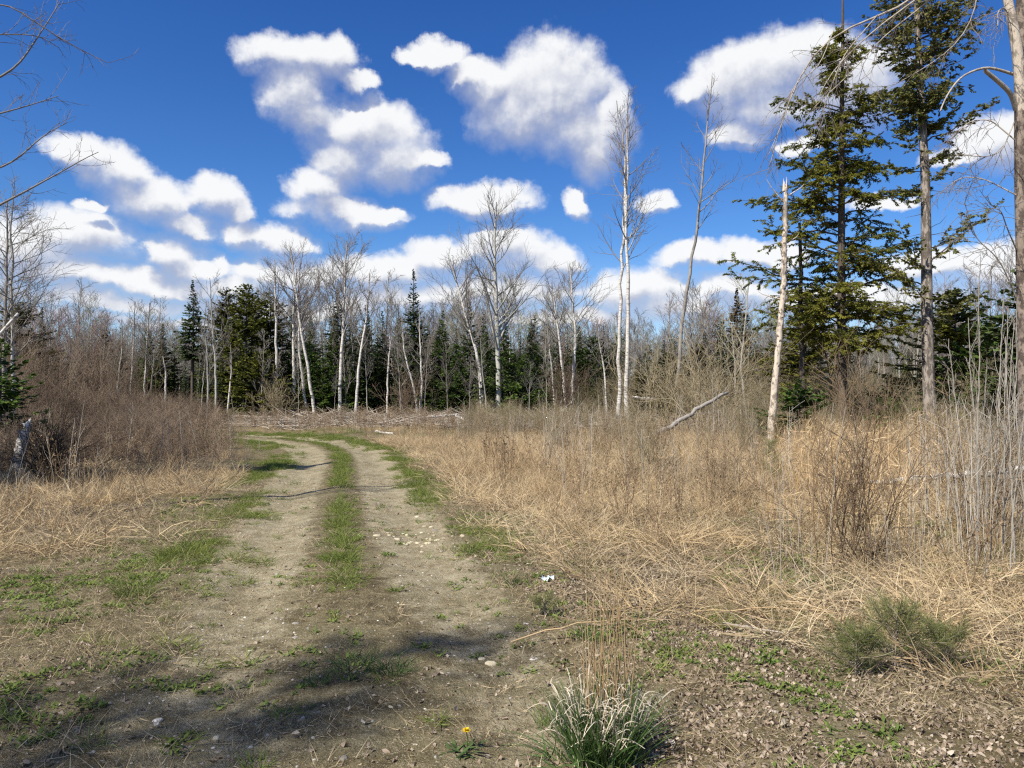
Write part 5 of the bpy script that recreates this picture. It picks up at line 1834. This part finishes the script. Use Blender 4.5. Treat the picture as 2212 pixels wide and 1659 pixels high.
def tussock():
    g = np.random.default_rng(41)
    d = gd(1650) + .12
    x = W(1300, d)
    z = gz(x, d)
    e = thing('grass_tussock', 'big tussock of dark green blades with curled bleached old blades, bottom right of centre', 'grass tussock', (x, d, z))
    mb = MB(); n = 900
    P, Wd = blades(n, g, rad_=.145, h0=.2, h1=.38, w=.0085, lean=.24, curve=.35, seg=4)
    mb.ribbons(P, Wd, tone=g.uniform(0, .7, n), rng=g)
    P, Wd = blades(50, g, rad_=.1, h0=.2, h1=.36, w=.006, lean=.9, curve=1.2, seg=5)
    mb.ribbons(P - np.array([.16, 0, 0]), Wd, tone=g.uniform(0, .7, 50), rng=g)
    obj('green_blades', mb.mesh('green_blades', M['deepgreen']), e)
    mb = MB(); n = 250
    P, Wd = blades(n, g, rad_=.15, h0=.12, h1=.36, w=.006, lean=.12, curve=.2, seg=4, tipw=.6)
    # curl the tips over
    ends = P[:, -1]; a = g.uniform(0, 6.28, n)
    cur = [P]
    D = nrm(P[:, -1] - P[:, -2]); o2 = np.stack([np.cos(a), np.sin(a), np.zeros(n)], -1)
    last = ends
    ex = []
    for k in range(5):
        D = nrm(D + o2 * .42 + np.array([[0, 0, -.42]]))
        last = last + D * g.uniform(.014, .026, n)[:, None]
        ex.append(last)
    P = np.concatenate([P, np.stack(ex, 1)], 1)
    Wd = .0065 * g.uniform(.6, 1.3, n)[:, None] * np.linspace(1, .5, P.shape[1])[None]
    mb.ribbons(P, Wd, tone=g.uniform(0, 1, n), rng=g)
    obj('bleached_blades', mb.mesh('bleached_blades', M['husk']), e)
    mb = MB(); n = 46
    S = np.zeros((n, 3)); S[:, 0] = g.uniform(-.07, .13, n); S[:, 1] = g.uniform(-.05, .25, n)
    D = nrm(np.array([[0, 0, 1.]]) + g.normal(size=(n, 3)) * .06)
    P = grow(S, D, g.uniform(.40, .92, n), 5, g, .01, .04)
    mb.tubes(P, taper(np.full(n, .0028), np.full(n, .0015), 6), 3, tone=g.uniform(0, 1, n))
    obj('dry_stalks', mb.mesh('dry_stalks', M['strawgold']), e)


tussock()


def dandelion():
    g = np.random.default_rng(42)
    d = gd(1615)
    x = W(1010, d); z = gz(x, d)
    e = thing('dandelion', 'yellow dandelion flower on bare soil left of the big tussock', 'flower', (x, d, z))
    fl = MB(); n = 130
    hz_ = .085
    a = g.uniform(0, 6.28, n); el = g.uniform(-.05, 1.3, n)
    D = np.stack([np.cos(a) * np.cos(el), np.sin(a) * np.cos(el), np.sin(el)], -1)
    B = np.zeros((n, 3)) + (-.004, -.004, hz_)
    fl.kites(B, D, .008 + .013 * np.cos(el), np.full(n, .005), nrm(np.cross(D, np.array([[0, 0, 1.]]) + 1e-3)), g.uniform(0, 1, n))
    ym = bladecol('yellow_petals', [(.80, .52, .01), (.85, .60, .01), (.85, .62, .02)], .2, 3, tip=(.9, .66, .03))
    obj('petals', fl.mesh('petals', ym), e)
    st = MB(); st.tubes(np.array([(0, 0, -.01), (.002, 0, .04), (-.004, -.004, hz_)]), np.array([.0022, .002, .0025]), 5, tone=.2)
    obj('flower_stem', st.mesh('flower_stem', M['weedleaf']), e)
    lf = MB(); n = 26
    a = g.uniform(0, 6.28, n); el = g.uniform(.05, .5, n)
    D = np.stack([np.cos(a) * np.cos(el), np.sin(a) * np.cos(el), np.sin(el)], -1)
    B = np.zeros((n, 3)); B[:, 0] = g.normal(size=n) * .03 - .02; B[:, 1] = g.normal(size=n) * .03 - .03; B[:, 2] = .005
    lf.kites(B, D, g.uniform(.05, .11, n), np.full(n, .018), nrm(np.cross(D, np.array([[0, 0, 1.]]))), g.uniform(0, 1, n))
    obj('leaves', lf.mesh('leaves', M['deepgreen']), e)


dandelion()


def litter_scrap():
    g = np.random.default_rng(43)
    d = gd(1252)
    x = W(1183, d)
    mb = MB()
    n = 6
    X, Y = np.meshgrid(np.linspace(-.05, .05, n), np.linspace(-.035, .035, n))
    Z = g.uniform(0, .045, (n, n)) + .01
    X = X + g.normal(size=X.shape) * .006
    i = np.arange(n - 1)[:, None]; j = np.arange(n - 1)[None]; a = i * n + j
    mb.add(np.stack([X, Y, Z], -1), np.stack([a, a + 1, a + n + 1, a + n], -1).reshape(-1, 4))
    m = material('pale_blue_plastic', lambda t: t.mix(t.ramp(t.noise(obco(t), 40, 2, .5), .4, .6), (.42, .58, .70), (.70, .78, .82)), .4)
    tag(obj('plastic_scrap', mb.mesh('plastic_scrap', m), loc=(x, d, gz(x, d))), 'crumpled pale blue plastic scrap at the right side of the track', 'litter')


litter_scrap()


def seedling(px, py, h, radius, n, mat, label, seed, needle=.07):
    """small pine: stem, side shoots, long needles"""
    g = np.random.default_rng(seed)
    d = gd(py); x = W(px, d)
    e = thing('pine_seedling', label, 'pine seedling', (x, d, gz(x, d)))
    wood = MB(); ne = MB()
    P = grow(np.zeros((1, 3)), np.array([[0, 0, 1.]]), h, 6, g, .02, .05)
    R = np.linspace(.006, .003, 7)[None]
    wood.tubes(P, R, 5, tone=.002)
    S, D, t, r, _ = spawn(P, R, n, g, .1, 1., 1.05, .25)
    L = radius * (1.15 - .8 * t) * g.uniform(.6, 1.1, len(t))
    P1 = grow(S, D, L, 4, g, .05, .08)
    wood.tubes(P1, taper(np.full(n, .003), np.full(n, .002), 5), 3, tone=.002)
    k = n * 80
    i = g.integers(0, n, k); u = g.uniform(.15, 1, k) * 4; j = np.minimum(u.astype(int), 3); w = (u - j)[:, None]
    B = P1[i, j] * (1 - w) + P1[i, j + 1] * w
    T = nrm(P1[i, j + 1] - P1[i, j])
    D = nrm(T * .8 + g.normal(size=(k, 3)) * .6 + np.array([[0, 0, .15]]))
    ne.kites(B, D, needle * g.uniform(.6, 1.2, k), np.full(k, .0022), nrm(np.cross(D, g.normal(size=(k, 3)))), g.uniform(0, 1, k))
    obj('stem', wood.mesh('stem', M['weather']), e)
    obj('needles', ne.mesh('needles', M[mat]), e)


M['pine'] = bladecol('pine_needles', [(.075, .095, .025), (.12, .145, .04), (.18, .195, .065)], .25, 2.0, tip=(.22, .22, .09))
seedling(1845, 1455, .20, .34, 34, 'pine', 'dark green pine seedling at the foot of the right foreground shrub', 901)
seedling(1930, 1435, .34, .40, 40, 'pine', 'yellowish green pine seedling right of the dark pine seedling', 902)
seedling(2035, 1440, .20, .36, 28, 'pine', 'faint low pine seedling near the pale saplings at right', 903)
seedling(1668, 1050, .75, .28, 30, 'pine', 'upright green pine seedling below the foot of the peeling snag', 904, .09)
seedling(1178, 1330, .12, .20, 12, 'pine', 'dark low pine sprig on the soil at the right edge of the track', 905, .05)

# ---- stalks lying down, light coloured
for i, (x0, y0, x1, y1, lab) in enumerate([
    (1105, 1392, 1420, 1358, 'long pale straw stalk lying right of the track above the tussock'),
    (1300, 1372, 1405, 1330, 'short bright straw stalk crossing the long pale stalk'),
    (1500, 1330, 1870, 1345, 'long yellow straw stalk lying below the yellow green tuft'),
    (1700, 1060, 1990, 1220, 'thin arched straw stalk slanting down through the right field'),
    (1750, 1040, 1960, 1030, 'pale stalk lying in front of the thin pale log'),
    (90, 1195, 210, 1185, 'pale stick lying in the left grass'),
]):
    d0, d2 = gd(y0), gd(y1)
    g = np.random.default_rng(950 + i)
    A = np.array([W(x0, d0), d0, gz(W(x0, d0), d0) + .05]); B = np.array([W(x1, d2), d2, gz(W(x1, d2), d2) + .06])
    t = np.linspace(0, 1, 10)[:, None]
    P = A * (1 - t) + B * t + g.normal(size=(10, 3)) * .006
    P[:, 2] += .05 * np.sin(t[:, 0] * math.pi)
    mb = MB(); mb.tubes(P[None], np.linspace(.006, .003, 10)[None], 4, tone=.8)
    tag(obj('straw_stalk', mb.mesh('straw_stalk', M['strawgold'], shift=A), loc=tuple(A)), lab, 'straw stalk')


# ---- stones one can pick out
def stone(px, py, size, mat, label, seed, flat=.35, group=None):
    g = np.random.default_rng(seed)
    d = gd(py); x = W(px, d)
    k = 8
    th = np.arange(k) * 6.283 / k
    r = g.uniform(.75, 1.15, k)
    lo = np.stack([np.cos(th) * r, np.sin(th) * r, np.full(k, -.2)], -1)
    mi = np.stack([np.cos(th) * r * .97, np.sin(th) * r * .97, g.uniform(.3, .5, k)], -1)
    hi = np.stack([np.cos(th) * r * .6, np.sin(th) * r * .6, g.uniform(.7, .95, k)], -1)
    V = np.concatenate([lo, mi, hi, [[0, 0, .95]]]) * size * np.array([1, g.uniform(.55, .85), flat])
    q = [(i, (i + 1) % k, k + (i + 1) % k, k + i) for i in range(k)] + [(k + i, k + (i + 1) % k, 2 * k + (i + 1) % k, 2 * k + i) for i in range(k)]
    tr = [(2 * k + i, 2 * k + (i + 1) % k, 3 * k) for i in range(k)]
    mb = MB(); mb.add(V, q, tr)
    o = obj('stone', mb.mesh('stone', M[mat]), loc=(x, d, gz(x, d)))
    o.rotation_euler = (0, 0, g.uniform(0, 6.28))
    tag(o, label, 'stone', group)


g = np.random.default_rng(970)
for i in range(34):     # the pale broken stones in the right rut
    stone(g.normal(905, 42), g.normal(1155, 13), g.uniform(.012, .05), 'palestone', 'pale yellowish flat stone in the patch of broken stones in the right rut', 980 + i, .35, 'pale broken stones in the right rut')
for i, (px, py, sz, lab) in enumerate([
    (1060, 1418, .045, 'whitish flat stone in the litter above the big tussock'),
    (1040, 1408, .03, 'small white stone left of the whitish flat stone'),
    (470, 1575, .028, 'white flat stone in the lower left soil'),
    (345, 1545, .030, 'grey white stone near the lower left shade edge'),
    (640, 1340, .03, 'pale grey stone on the left rut near the front'),
    (600, 1232, .035, 'flat grey stone lying in the left rut'),
    (1165, 1630, .02, 'round pale stone left of the big tussock'),
    (1155, 1415, .03, 'grey stone under the end of the long pale straw stalk'),
    (745, 1640, .028, 'pale grey stone at the bottom edge'),
    (845, 1530, .018, 'small white stone left of the dandelion'),
    (1670, 1535, .022, 'round grey green stone right of the big tussock'),
    (940, 1140 + 850 - 848, .05, 'pale stone on the right rut just past the broken stones'),
    (640, 1372, .022, 'small bluish grey stone in the left rut foreground'),
]):
    stone(px, py, sz, 'palestone' if i in (0, 1, 2, 6, 9) else 'pebble', lab, 1020 + i, .3)
# large dead leaves
for i, (px, py, sc2, lab) in enumerate([
    (1555, 1652, 2.2, 'large pinkish dead leaf at the bottom edge right of the tussock'),
    (1690, 1568, 1.8, 'pale pink dead leaf right of the tussock'),
    (340, 1560, 1.6, 'pale curled dead leaf low at the left'),
    (790, 1570, 1.5, 'pale dead leaf left of the dandelion in shade'),
    (60, 1650, 1.8, 'whitish dead leaf in the bottom left corner'),
    (640, 1590, 1.6, 'reddish brown dead leaf in the near shade'),
    (1180, 1470, 1.5, 'whitish dead leaf above and left of the tussock'),
    (1890, 1560, 1.7, 'brown curled dead leaf on the lower right litter'),
    (2050, 1630, 1.7, 'pale dead leaf in the bottom right litter'),
    (1450, 1600, 1.4, 'small pale dead leaf beside the tussock shadow'),
]):
    d = gd(py); x = W(px, d)
    me = leaf(1100 + i, 'husk' if 'white' in lab or 'pale' in lab else 'litter')
    o = obj('dead_leaf', me, loc=(x, d, gz(x, d) + .012))
    o.scale = (sc2 * .55,) * 3
    o.rotation_euler = (.2, .1, i * 1.3)
    tag(o, lab, 'dead leaf')
